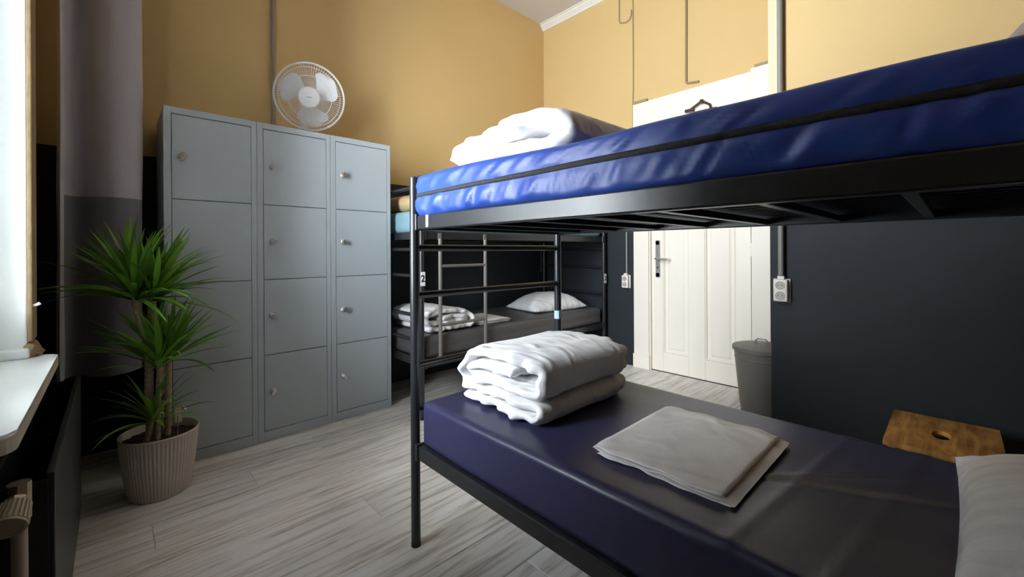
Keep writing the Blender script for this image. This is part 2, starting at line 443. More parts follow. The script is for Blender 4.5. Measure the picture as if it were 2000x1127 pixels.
# ------------------------------------------------------------------ room shell
D, YB, ZC = 3.50, 3.165, 3.585         # door wall x, back wall y, ceiling z
YF = -2.45
NX, NY = 2.60, 0.694                   # projecting wall: face x, end y

def struct(name, bm, m, parent=None, **k):
    o = mk(name, bm, m, parent, **k)
    if parent is None: o['kind'] = 'structure'
    return o

fl = struct('floor', box(B(), -0.60, D + 0.2, YF - 0.2, YB + 0.2, -0.20, -0.012), mat('underlay', (0.10, 0.08, 0.06), 0.9))
rng = random.Random(3)
PW, PL = 0.192, 1.285
y = YF + 0.02; row = 0; planks = {}
while y < YB - 0.002:
    y1 = min(y + PW, YB); x = -0.42 - rng.random() * PL
    while x < D:
        x0, x1 = max(x, -0.42), min(x + PL, D)
        if x1 - x0 > 0.04:
            key = (round(x1 - x0, 4), round(y1 - y, 4))
            loc = Vector(((x0 + x1) / 2, (y + y1) / 2, 0))
            if key in planks:
                c = dup(planks[key]); c.location = loc - wloc(fl)
            else:
                bm = B(); hx, hy = key[0] / 2 - 0.0006, key[1] / 2 - 0.0006; b = 0.0016
                lo = [bm.verts.new((sx * hx, sy * hy, -0.012)) for sx, sy in ((-1, -1), (1, -1), (1, 1), (-1, 1))]
                mi = [bm.verts.new((sx * hx, sy * hy, -0.0016)) for sx, sy in ((-1, -1), (1, -1), (1, 1), (-1, 1))]
                hi = [bm.verts.new((sx * (hx - b), sy * (hy - b), 0)) for sx, sy in ((-1, -1), (1, -1), (1, 1), (-1, 1))]
                bm.faces.new(hi)
                for A, C in ((lo, mi), (mi, hi)):
                    for k in range(4): bm.faces.new((A[k], A[(k + 1) % 4], C[(k + 1) % 4], C[k]))
                o = mk('floor_plank', bm, M['floor'], fl); o.location = loc - wloc(fl); planks[key] = o
        x += PL
    y = y1; row += 1

struct('ceiling', box(B(), -0.60, D + 0.2, YF - 0.2, YB + 0.2, ZC, ZC + 0.2), M['ceiling'])
struct('wall_back', box(B(), -0.60, D + 0.2, YB, YB + 0.2, -0.2, ZC), M['wall'])
DY0, DY1, DTOP = 1.068, 1.880, 2.10
bm = B()
box(bm, D, D + 0.2, DY1 + 0.01, YB, -0.2, ZC); box(bm, D, D + 0.2, YF, DY0 - 0.01, -0.2, ZC); box(bm, D, D + 0.2, DY0 - 0.01, DY1 + 0.01, DTOP, ZC)
box(bm, D + 0.06, D + 0.2, DY0 - 0.01, DY1 + 0.01, -0.2, DTOP)  # unseen backing added behind the door to stop outside light leaking in
struct('wall_right', bm, M['wall'])
struct('wall_closet', box(B(), NX, D - 0.001, YF, NY, 0, ZC), M['wall'])
struct('wall_front', box(B(), -0.60, D + 0.2, YF - 0.2, YF, -0.2, ZC), M['wall'])
bm = B()
OX, IX = -0.60, -0.40
def wl(y0, y1, z0, z1, ix=IX): box(bm, OX, ix, y0, y1, z0, z1)
wl(YF, WIN[0], -0.2, ZC, -0.30); wl(WIN[1] + 0.10, YB, -0.2, ZC)
wl(WIN[0], WIN[1] + 0.10, -0.2, WIN[2] - 0.05, -0.25)
box(bm, -0.42, -0.25, WIN[0], WIN[1] + 0.10, WIN[3], ZC)
struct('wall_left', bm, M['wall'])

# window reveal block seen at the picture's edge, its worn corner strip and latch
rv = struct('trim_1', box(B(), -0.60, -0.192, WIN[1], WIN[1] + 0.10, 0.75, WIN[3] + 0.05, 0.004), M['reveal'])
mk('corner_strip', box(B(), -0.192, -0.181, WIN[1] - 0.002, WIN[1] + 0.102, 0.80, WIN[3] + 0.05, 0.003), M['plaster'], rv)
bm = B()
box(bm, -0.60, -0.186, WIN[1] - 0.022, WIN[1] + 0.101, 0.752, 0.782, 0.006)
mk('foot_ledge', bm, M['reveal'], rv)
bm = B(); rbox(bm, -0.200, -0.166, WIN[1] - 0.006, WIN[1] + 0.09, 0.750, 0.796, 0.010, 0.008, lambda p, n: Vector((0.012 * N(p.x * 60, p.y * 60, p.z * 60, 4), 0.006 * N(p.x * 50, p.y * 50, p.z * 50, 6), -max(0, p.x + 0.185) * 0.9 if p.z > 0.77 else 0)))
mk('broken_plaster', bm, M['plaster'], rv, smooth=True)
bm = B(); tube(bm, [(-0.183, WIN[1] + 0.01, 0.910), (-0.174, WIN[1] + 0.008, 0.911), (-0.166, WIN[1] + 0.006, 0.916)], 0.0045, 8)
mk('latch', bm, M['fan'], rv, smooth=True)

def window(name, wn, z_sill):
    y0, y1, z0, z1 = wn
    w = struct(name, box(box(box(box(B(), -0.36, -0.31, y0, y0 + 0.07, z0, z1), -0.36, -0.31, y1 - 0.07, y1, z0, z1), -0.36, -0.31, y0, y1, z1 - 0.07, z1), -0.36, -0.31, y0, y1, z0 - 0.05, z0 + 0.07), M['white'])
    yc = (y0 + y1) / 2
    mk('mullion', box(B(), -0.36, -0.31, yc - 0.035, yc + 0.035, z0 + 0.07, z1 - 0.07, 0.004), M['white'], w)
    for s in (0, 1):
        a, b = (y0 + 0.07, yc - 0.035) if s == 0 else (yc + 0.035, y1 - 0.07)
        mk('transom', box(B(), -0.355, -0.315, a, b, 2.40, 2.44, 0.004), M['white'], w)
        mk('pane', box(B(), -0.338, -0.332, a, b, z0 + 0.07, 2.40), M['glass'], w)
        mk('pane', box(B(), -0.338, -0.332, a, b, 2.44, z1 - 0.07), M['glass'], w)
    return w
window('window_1', WIN, 0.75)
def sill(name, y0, y1):
    bm = B(); xf, xb = -0.128, -0.31; r = 0.035; z0, z1 = 0.722, 0.752
    out = [(xb, y0)] + [(xf - r + r * math.cos(a), y0 + r + r * math.sin(a)) for a in [-PI / 2 + PI / 2 * k / 6 for k in range(7)]] + [(xf - r + r * math.cos(a), y1 - r + r * math.sin(a)) for a in [PI / 2 * k / 6 for k in range(7)]] + [(xb, y1)]
    top = [bm.verts.new((x, yy, z1)) for x, yy in out]; bot = [bm.verts.new((x, yy, z0)) for x, yy in out]
    bm.faces.new(top); bm.faces.new(bot[::-1])
    for k in range(len(out)):
        j = (k + 1) % len(out); bm.faces.new((top[k], bot[k], bot[j], top[j]))
    es = [e for e in bm.edges if all(abs(v.co.z - z1) < 1e-6 for v in e.verts)]
    bmesh.ops.bevel(bm, geom=es, offset=0.004, segments=2, affect='EDGES')
    o = struct(name, bm, M['sill'])
    bm = B(); out2 = [(x + (0.001 if x > -0.3 else 0), yy + (0.001 if yy > 1.5 else -0.001)) for x, yy in out[1:-1]]
    a = [bm.verts.new((x, yy, z1 - 0.006)) for x, yy in out2]; b = [bm.verts.new((x, yy, z0 - 0.003)) for x, yy in out2]
    c = [bm.verts.new((x - 0.012, yy - 0.004, z0 - 0.003)) for x, yy in out2]; d = [bm.verts.new((x - 0.012, yy - 0.004, z1 - 0.006)) for x, yy in out2]
    for k in range(len(out2) - 1):
        bm.faces.new((a[k], b[k], b[k + 1], a[k + 1])); bm.faces.new((b[k], c[k], c[k + 1], b[k + 1]))
    mk('worn_edge', bm, M['sill_edge'], o)
    return o
sill('trim_2', 1.135, 1.977)

# cornice along the door wall
bm = B()
prof = [(D, 3.515), (D - 0.012, 3.515), (D - 0.018, 3.53), (D - 0.045, 3.56), (D - 0.05, 3.572), (D - 0.062, 3.575), (D - 0.062, ZC), (D, ZC)]
A = [bm.verts.new((x, NY, z)) for x, z in prof]; C = [bm.verts.new((x, YB, z)) for x, z in prof]
bm.faces.new(A); bm.faces.new(C[::-1])
for k in range(len(prof)):
    j = (k + 1) % len(prof); bm.faces.new((A[k], A[j], C[j], C[k]))
struct('trim_4', bm, M['white'])
# corner board on the projecting wall
struct('trim_5', box(B(), NX - 0.014, NX + 0.001, NY - 0.062, NY + 0.006, 1.62, ZC - 0.001, 0.003), mat('corner_board', (0.62, 0.53, 0.35), 0.5))

# ------------------------------------------------------------------ door with casing
dr = struct('door_1', box(B(), D + 0.022, D + 0.045, DY0 - 0.005, DY1 + 0.005, 0.004, DTOP), M['door'])
def dpart(name, y0, y1, z0, z1, x0=D + 0.004, x1=D + 0.023, b=0.004): return mk(name, box(B(), x0, x1, y0, y1, z0, z1, b), M['door'], dr)
PANELS = [(1.176, 1.412), (1.545, 1.772)]
ZR = [(0.165, 1.34), (1.46, 1.97)]
dpart('stile', DY0, PANELS[0][0], 0.004, DTOP); dpart('stile', PANELS[0][1], PANELS[1][0], 0.004, DTOP); dpart('stile', PANELS[1][1], DY1, 0.004, DTOP)
for a, b in PANELS:
    dpart('rail', a, b, 0.004, ZR[0][0]); dpart('rail', a, b, ZR[0][1], ZR[1][0]); dpart('rail', a, b, ZR[1][1], DTOP)
    for z0, z1 in ZR:
        # moulded panel: sloped border rising to a raised field
        bm = B(); i = 0.0; loops = []
        for ins, xx in ((0.0, D + 0.012), (0.010, D + 0.006), (0.016, D + 0.018), (0.040, D + 0.019), (0.052, D + 0.013)):
            loops.append([bm.verts.new((xx, yy, zz)) for yy, zz in ((a + ins, z0 + ins), (b - ins, z0 + ins), (b - ins, z1 - ins), (a + ins, z1 - ins))])
        for P, Q in zip(loops, loops[1:]):
            for k in range(4): bm.faces.new((P[k], P[(k + 1) % 4], Q[(k + 1) % 4], Q[k]))
        bm.faces.new(loops[-1])
        mk('panel', bm, M['door'], dr, recalc=True)
hp = mk('handle_plate', box(B(), D - 0.006, D + 0.005, 1.797, 1.837, 0.830, 1.156, 0.004), M['steel'], dr)
bm = B()
bmesh.ops.create_cone(bm, cap_ends=True, segments=16, radius1=0.020, radius2=0.020, depth=0.012, matrix=axisM((D + 0.0, 1.817, 1.136), (1, 0, 0)))
bmesh.ops.create_cone(bm, cap_ends=True, segments=16, radius1=0.020, radius2=0.020, depth=0.012, matrix=axisM((D + 0.0, 1.817, 0.850), (1, 0, 0)))
mk('plate_end', bm, M['steel'], hp, smooth=True)
bm = B(); tube(bm, [(D - 0.002, 1.817, 0.995), (D - 0.045, 1.817, 0.995), (D - 0.052, 1.810, 0.995), (D - 0.054, 1.795, 0.994), (D - 0.052, 1.70, 0.990)], 0.009, 12)
mk('lever', bm, M['chrome'], dr, smooth=True)
bm = B(); tube(bm, [(D - 0.008, 1.817, 0.915), (D - 0.005, 1.817, 0.915)], 0.008, 12); mk('keyhole', bm, M['black'], dr)
for z in (0.30, 1.07, 1.80):
    bm = B(); tube(bm, [(D - 0.003, DY0 - 0.004, z - 0.05), (D - 0.003, DY0 - 0.004, z + 0.05)], 0.007, 10); mk('hinge', bm, M['door'], dr, smooth=True)
# casing
bm = B(); box(bm, D - 0.030, D + 0.02, DY1 + 0.012, 2.040, 0.0, 2.405, 0.004); box(bm, D - 0.012, D + 0.02, DY1 + 0.002, DY1 + 0.03, 0.0, DTOP, 0.003)
c1 = struct('trim_6', bm, M['door'])
mk('plinth_block', box(B(), D - 0.038, D, DY1 + 0.006, 2.046, 0.0, 0.125, 0.004), M['door'], c1)
struct('trim_7', box(B(), D - 0.030, D + 0.02, 0.930, DY0 - 0.012, 0.0, 2.43, 0.004), M['door'])
c3 = struct('trim_8', box(B(), D - 0.030, D + 0.02, DY0 - 0.0125, DY1 + 0.0125, DTOP + 0.002, 2.405, 0.001), M['door'])
mk('ear', box(B(), D - 0.032, D, 1.900, 2.046, 2.406, 2.432, 0.003), M['conduit_paint'], c3)
mk('ear', box(B(), D - 0.032, D, 0.92, 1.030, 2.431, 2.450, 0.003), M['conduit_paint'], c3)
# door closer with its elbow arm
dc = thing('door_closer', (D - 0.012, 1.45, 2.16), 'dark bronze door closer with elbow arm above the cream door', 'door closer')
mk('closer_body', box(B(), D - 0.085, D - 0.0305, 1.28, 1.50, 2.14, 2.19, 0.006), M['closer'], dc)
mk('arm_shoe', box(B(), D - 0.060, D - 0.0305, 1.470, 1.545, 2.208, 2.232, 0.004), M['closer'], dc)
bm = B(); tube(bm, [(D - 0.050, 1.505, 2.222), (D - 0.060, 1.405, 2.268)], 0.009, 8); mk('arm', bm, M['closer'], dc, smooth=True)
bm = B(); tube(bm, [(D - 0.060, 1.405, 2.268), (D - 0.052, 1.345, 2.228), (D - 0.045, 1.335, 2.185)], 0.009, 8); mk('arm', bm, M['closer'], dc, smooth=True)
bm = B(); bmesh.ops.create_cone(bm, cap_ends=True, segments=12, radius1=0.014, radius2=0.014, depth=0.03, matrix=Matrix.Translation((D - 0.060, 1.405, 2.264))); mk('pivot', bm, M['closer'], dc, smooth=True)

# ------------------------------------------------------------------ wall pipes, cables, sockets
def pipe(name, pts, r, m, label, cat, group=None, seg=10):
    bm = B(); tube(bm, pts, r, seg)
    return tag(mk(name, bm, m, None, smooth=True, origin=pts[-1]), label, cat, group)
pipe('wall_conduit', [(0.783, YB - 0.016, ZC - 0.001), (0.783, YB - 0.016, 0.0)], 0.015, mat('pipe_taupe', (0.33, 0.27, 0.19), 0.5),
     'taupe painted vertical pipe on the yellow wall behind the lockers', 'pipe')
pipe('wall_cable', [(D - 0.006, 2.047, ZC - 0.07), (D - 0.006, 2.047, 2.60), (D - 0.006, 2.053, 2.445), (D - 0.006, 2.054, 2.15)], 0.005, M['conduit_paint'],
     'thin painted cable running down the yellow wall to the door casing corner', 'cable')
pipe('wall_cable', [(D - 0.006, 2.193, ZC - 0.07), (D - 0.006, 2.193, 3.25), (D - 0.006, 2.180, 3.222), (D - 0.006, 2.12, 3.205), (D - 0.006, 2.085, 3.215), (D - 0.006, 2.064, 3.25), (D - 0.006, 2.064, 3.30)], 0.006, M['conduit_paint'],
     'looped painted cable high on the wall near the cornice', 'cable')
pipe('wall_conduit', [(D - 0.011, 1.546, ZC - 0.07), (D - 0.011, 1.552, 2.50), (D - 0.011, 1.552, 2.476), (D - 0.011, 1.540, 2.466), (D - 0.011, 1.446, 2.452)], 0.009, mat('conduit_olive', (0.30, 0.25, 0.15), 0.5),
     'vertical conduit above the door ending in a short elbow', 'pipe')
pipe('wall_conduit', [(D - 0.009, 2.055, 2.16), (D - 0.010, 2.060, 2.12), (D - 0.010, 2.115, 2.04), (D - 0.010, 2.122, 2.01), (D - 0.010, 2.122, 0.855)], 0.009, M['conduit'],
     'slim grey conduit down to the socket beside the door casing', 'pipe')
YS = 0.640
pipe('wall_conduit', [(NX - 0.028, YS, ZC - 0.001), (NX - 0.028, YS, 0.932)], 0.0135, M['conduit'],
     'grey conduit down the dark closet wall to its double socket', 'pipe')
pipe('wall_conduit', [(3.43, YB - 0.009, 1.60), (3.43, YB - 0.009, 0.84)], 0.007, mat('pipe_dark', (0.05, 0.048, 0.045), 0.5),
     'thin dark conduit on the black wall behind the rear bunk', 'pipe')

def socket(x, y, z0, w, h, dep, label):
    s = thing('wall_socket', (x, y, z0), label, 'socket', None)
    mk('back_plate', box(B(), x - 0.014, x - 0.0005, y - w / 2 - 0.008, y + w / 2 + 0.008, z0 - 0.004, z0 + h + 0.002, 0.006), M['socket'], s, smooth=True)
    fc = mk('socket_face', box(B(), x - dep, x - 0.014, y - w / 2, y + w / 2, z0, z0 + h, 0.007, 3), M['socket'], s, smooth=True)
    for k in (0.27, 0.73):
        zc = z0 + h * k; r = w * 0.30
        bm = B(); Mx = axisM((x - dep, y, zc), (-1, 0, 0))
        lathe(bm, [(r * 1.12, 0.0), (r * 1.12, 0.0018), (r, 0.0022), (r * 0.96, 0.0006), (0, 0.0004)], 24, Mx)
        oo = mk('outlet', bm, M['socket_dark'], fc, smooth=True)
        for q in (-1, 1):
            bm = B(); tube(bm, [(x - dep - 0.0016, y + q * r * 0.45, zc), (x - dep + 0.001, y + q * r * 0.45, zc)], r * 0.13, 8)
            mk('contact_hole', bm, M['black'], fc)
    mk('cable_gland', box(B(), x - dep * 0.75, x - 0.002, y - 0.016, y + 0.016, z0 + h, z0 + h + 0.018, 0.003), M['socket'], s)
    return s
socket(D, 2.124, 0.720, 0.066, 0.118, 0.046, 'cream double socket on the dark wall beside the door casing')
socket(NX, YS, 0.795, 0.066, 0.118, 0.046, 'cream double socket on the dark closet wall beside the bin')

# ------------------------------------------------------------------ locker cabinet
LX0, LX1, LY, LD, LH = 0.179, 1.390, 2.683, 0.45, 1.80
lk = thing('locker_cabinet', ((LX0 + LX1) / 2, LY + LD / 2, 0), 'grey twelve-door metal locker cabinet standing against the yellow wall', 'locker')
CWD = (LX1 - LX0) / 3
ZD = [0.058, 0.487, 0.914, 1.338, 1.764]
colmesh = None; doormesh = {}; knobmesh = None
for c in range(3):
    x0 = LX0 + c * CWD + 0.0007; x1 = LX0 + (c + 1) * CWD - 0.0007
    a, b = x0 + 0.030, x1 - 0.026
    bm = B()
    box(bm, x0, a, LY, LY + LD, 0, LH, 0.0025); box(bm, b, x1, LY, LY + LD, 0, LH, 0.0025)
    box(bm, a - .001, b + .001, LY, LY + LD, LH - 0.034, LH, 0.0025); box(bm, a - .001, b + .001, LY, LY + LD, 0, 0.056, 0.0025)
    box(bm, a - .001, b + .001, LY + LD - 0.02, LY + LD, 0.05, LH - 0.03)
    box(bm, a - .001, b + .001, LY + 0.022, LY + 0.03, 0.05, LH - 0.03)
    mk('locker_column', bm, M['locker'], lk)
    for r in range(4):
        z0, z1 = ZD[r] + 0.002, ZD[r + 1] - 0.002
        d = mk('locker_door', box(B(), a + 0.002, b - 0.002, LY - 0.001, LY + 0.020, z0, z1, 0.0015), M['locker'], lk)
        kx, kz = a + 0.042, (z0 + z1) / 2 + 0.005
        if c == 0 and r == 0: kz = (z0 + z1) / 2 + 0.005
        ang = random.choice([-0.5, -0.3, 0.0, 0.2, 0.45])
        bm = B(); Mx = axisM((kx, LY - 0.001, kz), (0, -1, 0)) @ Matrix.Rotation(ang, 4, 'Z') @ Matrix.Diagonal((0.8, 1.25, 1, 1))
        lathe(bm, [(0.017, 0.0), (0.017, 0.006), (0.012, 0.010), (0.011, 0.018), (0.015, 0.022), (0.0155, 0.031), (0.012, 0.035), (0, 0.035)], 8, Mx)
        kn = mk('lock_knob', bm, M['chrome'], d)

# paper on top of lockers
tag(mk('paper_stack', box(B(), 1.06, 1.27, 2.72, 2.93, LH, LH + 0.010, 0.001), M['paper'], None, origin=(1.165, 2.825, LH)), 'thin white paper stack lying on top of the grey lockers', 'paper')

# ------------------------------------------------------------------ table fan
FC = Vector((0.922, 2.86, 2.066)); fdir = Vector((-0.335, -0.88, -0.34)).normalized()
fan = thing('table_fan', (0.93, 2.99, LH), 'white three-blade table fan on top of the grey lockers', 'fan')
Fm = axisM(FC, fdir)
bm = B(); lathe(bm, [(0, 0), (0.115, 0), (0.118, 0.008), (0.10, 0.024), (0.05, 0.034), (0, 0.036)], 36, Matrix.Translation((0.93, 2.99, LH))); mk('base', bm, M['fan'], fan, smooth=True)
bk = FC - fdir * 0.11
bm = B(); tube(bm, [(0.92, 2.99, LH + 0.03), (0.92, 2.99, LH + 0.12), bk + Vector((0, 0, -0.02))], 0.026, 16, radii=[0.030, 0.026, 0.030]); mk('stand', bm, M['fan'], fan, smooth=True)
bm = B(); lathe(bm, [(0, -0.175), (0.035, -0.172), (0.052, -0.15), (0.056, -0.11), (0.056, -0.06), (0.04, -0.045), (0, -0.045)], 28, Fm); mk('motor_housing', bm, M['fan'], fan, smooth=True)
RF = 0.205
def grille(name, z0, bulge):
    bm = B(); lat = []
    def prof(t): return (0.060 + (RF - 0.004 - 0.060) * t, z0 + bulge * (1 - t ** 3))
    for k in range(80):
        a = 2 * PI * k / 80; pts = []
        for i in range(6):
            r_, z_ = prof(i / 5); pts.append(Fm @ Vector((r_ * math.cos(a), r_ * math.sin(a), z_)))
        tube(bm, pts, 0.0010, 4, caps=False)
    for t, rr in ((0.0, 0.0025), (0.5, 0.0016), (0.86, 0.0016)):
        r_, z_ = prof(t)
        tube(bm, [Fm @ Vector((r_ * math.cos(2 * PI * k / 60), r_ * math.sin(2 * PI * k / 60), z_)) for k in range(60)], rr, 6, closed=True)
    return mk(name, bm, M['fan'], fan, smooth=True)
grille('front_grille', 0.005, 0.050); grille('rear_grille', -0.005, -0.045)
bm = B(); tube(bm, [Fm @ Vector((RF * math.cos(2 * PI * k / 72), RF * math.sin(2 * PI * k / 72), 0)) for k in range(72)], 0.0062, 8, closed=True); mk('rim', bm, M['fan'], fan, smooth=True)
bm = B(); lathe(bm, [(0.0, -0.05), (0.033, -0.05), (0.035, 0.0), (0.030, 0.01), (0, 0.012)], 24, Fm); mk('blade_hub', bm, M['fan_blade'], fan, smooth=True)
hb = None
bm = B(); lathe(bm, [(0.064, 0.046), (0.065, 0.056), (0.058, 0.065), (0.03, 0.069), (0, 0.069)], 36, Fm); hb = mk('hub_cap', bm, M['fan'], fan, smooth=True)
bm = B()
for k in range(7):
    r = bmesh.ops.create_cube(bm, size=1.0)
    for v in r['verts']: v.co = Fm @ Vector(((k - 3) * 0.0042 + v.co.x * 0.003, 0.002 + v.co.y * (0.006 if k % 2 else 0.0045), 0.0695 + v.co.z * 0.001))
mk('badge_lettering', bm, M['print'], hb)
def blade(a0):
    bm = B(); n, m = 10, 8; g = []
    for i in range(n + 1):
        t = i / n; r = 0.030 + (0.186 - 0.030) * t
        half = 0.40 + 0.30 * math.sin(min(1, t * 1.43) * PI / 2) if t < 0.7 else 0.70 * math.sqrt(max(0.0, 1 - ((t - 0.7) / 0.303) ** 2))
        row = []
        for j in range(m + 1):
            s = 2 * j / m - 1; a = a0 + half * s + 0.30 * t
            z = -0.018 - 0.022 * s * (0.5 + 0.5 * t) + 0.004 * (1 - s * s)
            row.append((r, a, z))
        g.append(row)
    top = [[bm.verts.new(Fm @ Vector((r * math.cos(a), r * math.sin(a), z))) for r, a, z in row] for row in g]
    bot = [[bm.verts.new(Fm @ Vector((r * math.cos(a), r * math.sin(a), z - 0.002))) for r, a, z in row] for row in g]
    for i in range(n):
        for j in range(m):
            bm.faces.new((top[i][j], top[i + 1][j], top[i + 1][j + 1], top[i][j + 1])); bm.faces.new((bot[i][j], bot[i][j + 1], bot[i + 1][j + 1], bot[i + 1][j]))
    per = [(i, 0) for i in range(n + 1)] + [(n, j) for j in range(1, m + 1)] + [(i, m) for i in range(n - 1, -1, -1)] + [(0, j) for j in range(m - 1, 0, -1)]
    for k in range(len(per)):
        (i, j), (p, q) = per[k], per[(k + 1) % len(per)]
        bm.faces.new((top[i][j], bot[i][j], bot[p][q], top[p][q]))
    mk('fan_blade', bm, M['fan_blade'], fan, smooth=True)
for k in range(3): blade(math.radians(24 + 120 * k))

# ------------------------------------------------------------------ bunk beds
def bunk(root, mp, mt, L=1.98, Wd=0.800, ztop=1.335, endbars=(0.494, 0.655, 0.910, 1.083), extra_top=None, lad=False):
    """mp(l, w, z): bed coords -> world.  l along the length from the foot, w across from the near side."""
    def bx(bm, l0, l1, w0, w1, z0, z1, bev=0.002):
        a, b = mp(l0, w0, z0), mp(l1, w1, z1)
        return box(bm, min(a[0], b[0]), max(a[0], b[0]), min(a[1], b[1]), max(a[1], b[1]), min(z0, z1), max(z0, z1), bev)
    for l in (0, L):
        for w in (0, Wd):
            bm = B(); tube(bm, [mp(l, w, 0.012), mp(l, w, ztop)], 0.0170, 16)
            p = mk('post', bm, mt, root, smooth=True)
            bm = B(); tube(bm, [mp(l, w, 0), mp(l, w, 0.013)], 0.0178, 16); mk('foot_cap', bm, M['black'], p, smooth=True)
            bm = B(); tube(bm, [mp(l, w, ztop), mp(l, w, ztop + 0.004), mp(l, w, ztop + 0.007)], 0.0172, 16, radii=[0.0172, 0.0168, 0.011]); mk('end_cap', bm, M['black'], p, smooth=True)
        zs = list(endbars) + ([extra_top] if extra_top else [])
        for z in zs:
            bm = B(); tube(bm, [mp(l, 0.012, z), mp(l, Wd - 0.012, z)], 0.0125, 12); mk('end_bar', bm, mt, root, smooth=True)
        for z0 in (0.322, 1.149):
            s = 1 if l == 0 else -1
            mk('end_rail', bx(B(), l + s * 0.018 - 0.008, l + s * 0.018 + 0.008, 0.02, Wd - 0.02, z0, z0 + 0.05), mt, root)
    for z0 in (0.322, 1.149):
        for w in (0, Wd):
            o = 0.006 if w == 0 else -0.006
            rl = mk('side_rail', bx(B(), 0.024, L - 0.024, w + o - 0.013, w + o + 0.013, z0, z0 + 0.050, 0.004), mt, root)
            for l in (0.024, L - 0.024):
                mk('rail_bracket', bx(B(), l - 0.009, l + 0.009, w - 0.0135 if w == 0 else w - 0.012, w + 0.012 if w == 0 else w + 0.0135, z0 - 0.004, z0 + 0.056, 0.003), mt, rl)
        k = 0; l = 0.14
        while l < L - 0.08:
            mk('cross_bar', bx(B(), l - 0.010, l + 0.010, 0.018, Wd - 0.018, z0 + 0.004, z0 + 0.022, 0.002), mt, root)
            l += 0.195
        bm = B()
        zg = z0 + 0.026
        n = 0; w = 0.045
        while w < Wd - 0.02:
            bx(bm, 0.03, L - 0.03, w - 0.0018, w + 0.0018, zg, zg + 0.004, 0); w += 0.05
        l = 0.05
        while l < L - 0.03:
            bx(bm, l - 0.0018, l + 0.0018, 0.02, Wd - 0.02, zg + 0.004, zg + 0.008, 0); l += 0.05
        tag(mk('wire_mesh_base', bm, mt, root), kind='stuff')

BX, BY = 0.797, 1.358
bed1 = thing('bunk_bed', (BX + 0.4, BY - 0.99, 0), 'black tubular metal bunk bed holding the blue and the navy mattress', 'bunk bed')
bunk(bed1, lambda l, w, z: (BX + w, BY - l, z), M['bed'])
B2X, B2Y = 1.422, 2.341
bed2 = thing('bunk_bed', (B2X + 1.0, B2Y + 0.38, 0), 'black metal bunk bed with number two stickers beside the grey lockers', 'bunk bed')
bunk(bed2, lambda l, w, z: (B2X + l, B2Y + w, z), M['bed'], L=2.015, Wd=0.775, ztop=1.545, extra_top=1.486)

def text_obj(body, size, Mx, mt, parent, name):
    cu = bpy.data.curves.new(name, 'FONT'); cu.body = body; cu.size = size; cu.align_x = 'CENTER'; cu.align_y = 'CENTER'; cu.extrude = 0.0003; cu.offset = 0.0016
    t = bpy.data.objects.new(name + '_tmp', cu); COL.objects.link(t)
    bpy.context.view_layer.update()
    me = bpy.data.meshes.new_from_object(t.evaluated_get(bpy.context.evaluated_depsgraph_get()))
    bpy.data.objects.remove(t); bpy.data.curves.remove(cu)
    me.transform(Mx); me.transform(Matrix.Translation(-wloc(parent)))
    me.materials.clear(); me.materials.append(mt)
    o = bpy.data.objects.new(name, me); COL.objects.link(o); o.parent = parent
    return o
def frame_m(p, x, y):
    x, y = Vector(x), Vector(y); m = Matrix((x, y, x.cross(y))).transposed().to_4x4(); m.translation = Vector(p); return m
text_obj('1', 0.056, frame_m((BX + 0.006 - 0.0135, 1.262, 1.174), (0, -1, 0), (0, 0, 1)) @ Matrix.Diagonal((1.7, 1, 1, 1)), M['paper'], bed1, 'number_one')
for xx, zz in ((B2X, 0.895), (B2X + 2.015, 0.800)):
    s = mk('number_sticker', box(B(), xx - 0.017, xx + 0.017, B2Y - 0.0190, B2Y - 0.0165, zz - 0.045, zz + 0.045, 0.001), M['paper'], bed2)
    text_obj('2', 0.060, frame_m((xx, B2Y - 0.0192, zz), (1, 0, 0), (0, 0, 1)), M['ink'], bed2, 'number_two')
mk('blue_sticker', box(B(), BX + 0.8 - 0.016, BX + 0.8 + 0.012, BY - 0.0195, BY - 0.0165, 0.735, 0.775, 0.001), M['blue_tag'], bed1)
bm = B(); tube(bm, [(BX + 0.8, BY, 0.735), (BX + 0.8, BY, 0.775)], 0.0176, 16); mk('blue_sticker', bm, M['blue_tag'], bed1, smooth=True)

# ladder on the rear bunk
LYY = B2Y - 0.012
ld = thing('bunk_ladder', (1.745, LYY, 0.372), 'grey metal ladder between the rails of the rear bunk bed', 'ladder')
for x in (1.556, 1.940):
    bm = B(); tube(bm, [(x, LYY, 1.152), (x, LYY, 0.376)], 0.0125, 12)
    stl = mk('stile', bm, M['ladder'], ld, smooth=True)
    mk('top_tab', box(B(), x - 0.014, x + 0.014, B2Y - 0.0125, B2Y - 0.0065, 1.140, 1.190, 0.002), M['ladder'], stl)
    bm = B(); tube(bm, [(x, B2Y - 0.016, 1.178), (x, B2Y - 0.010, 1.178)], 0.005, 8); mk('bolt', bm, M['ladder'], stl, smooth=True)
    mk('foot_plate', box(B(), x - 0.020, x + 0.020, LYY - 0.016, LYY + 0.020, 0.3715, 0.379, 0.002), M['ladder'], stl)
for z in (0.585, 0.972):
    bm = B(); tube(bm, [(1.556, LYY, z), (1.940, LYY, z)], 0.0105, 12); mk('rung', bm, M['ladder'], ld, smooth=True)

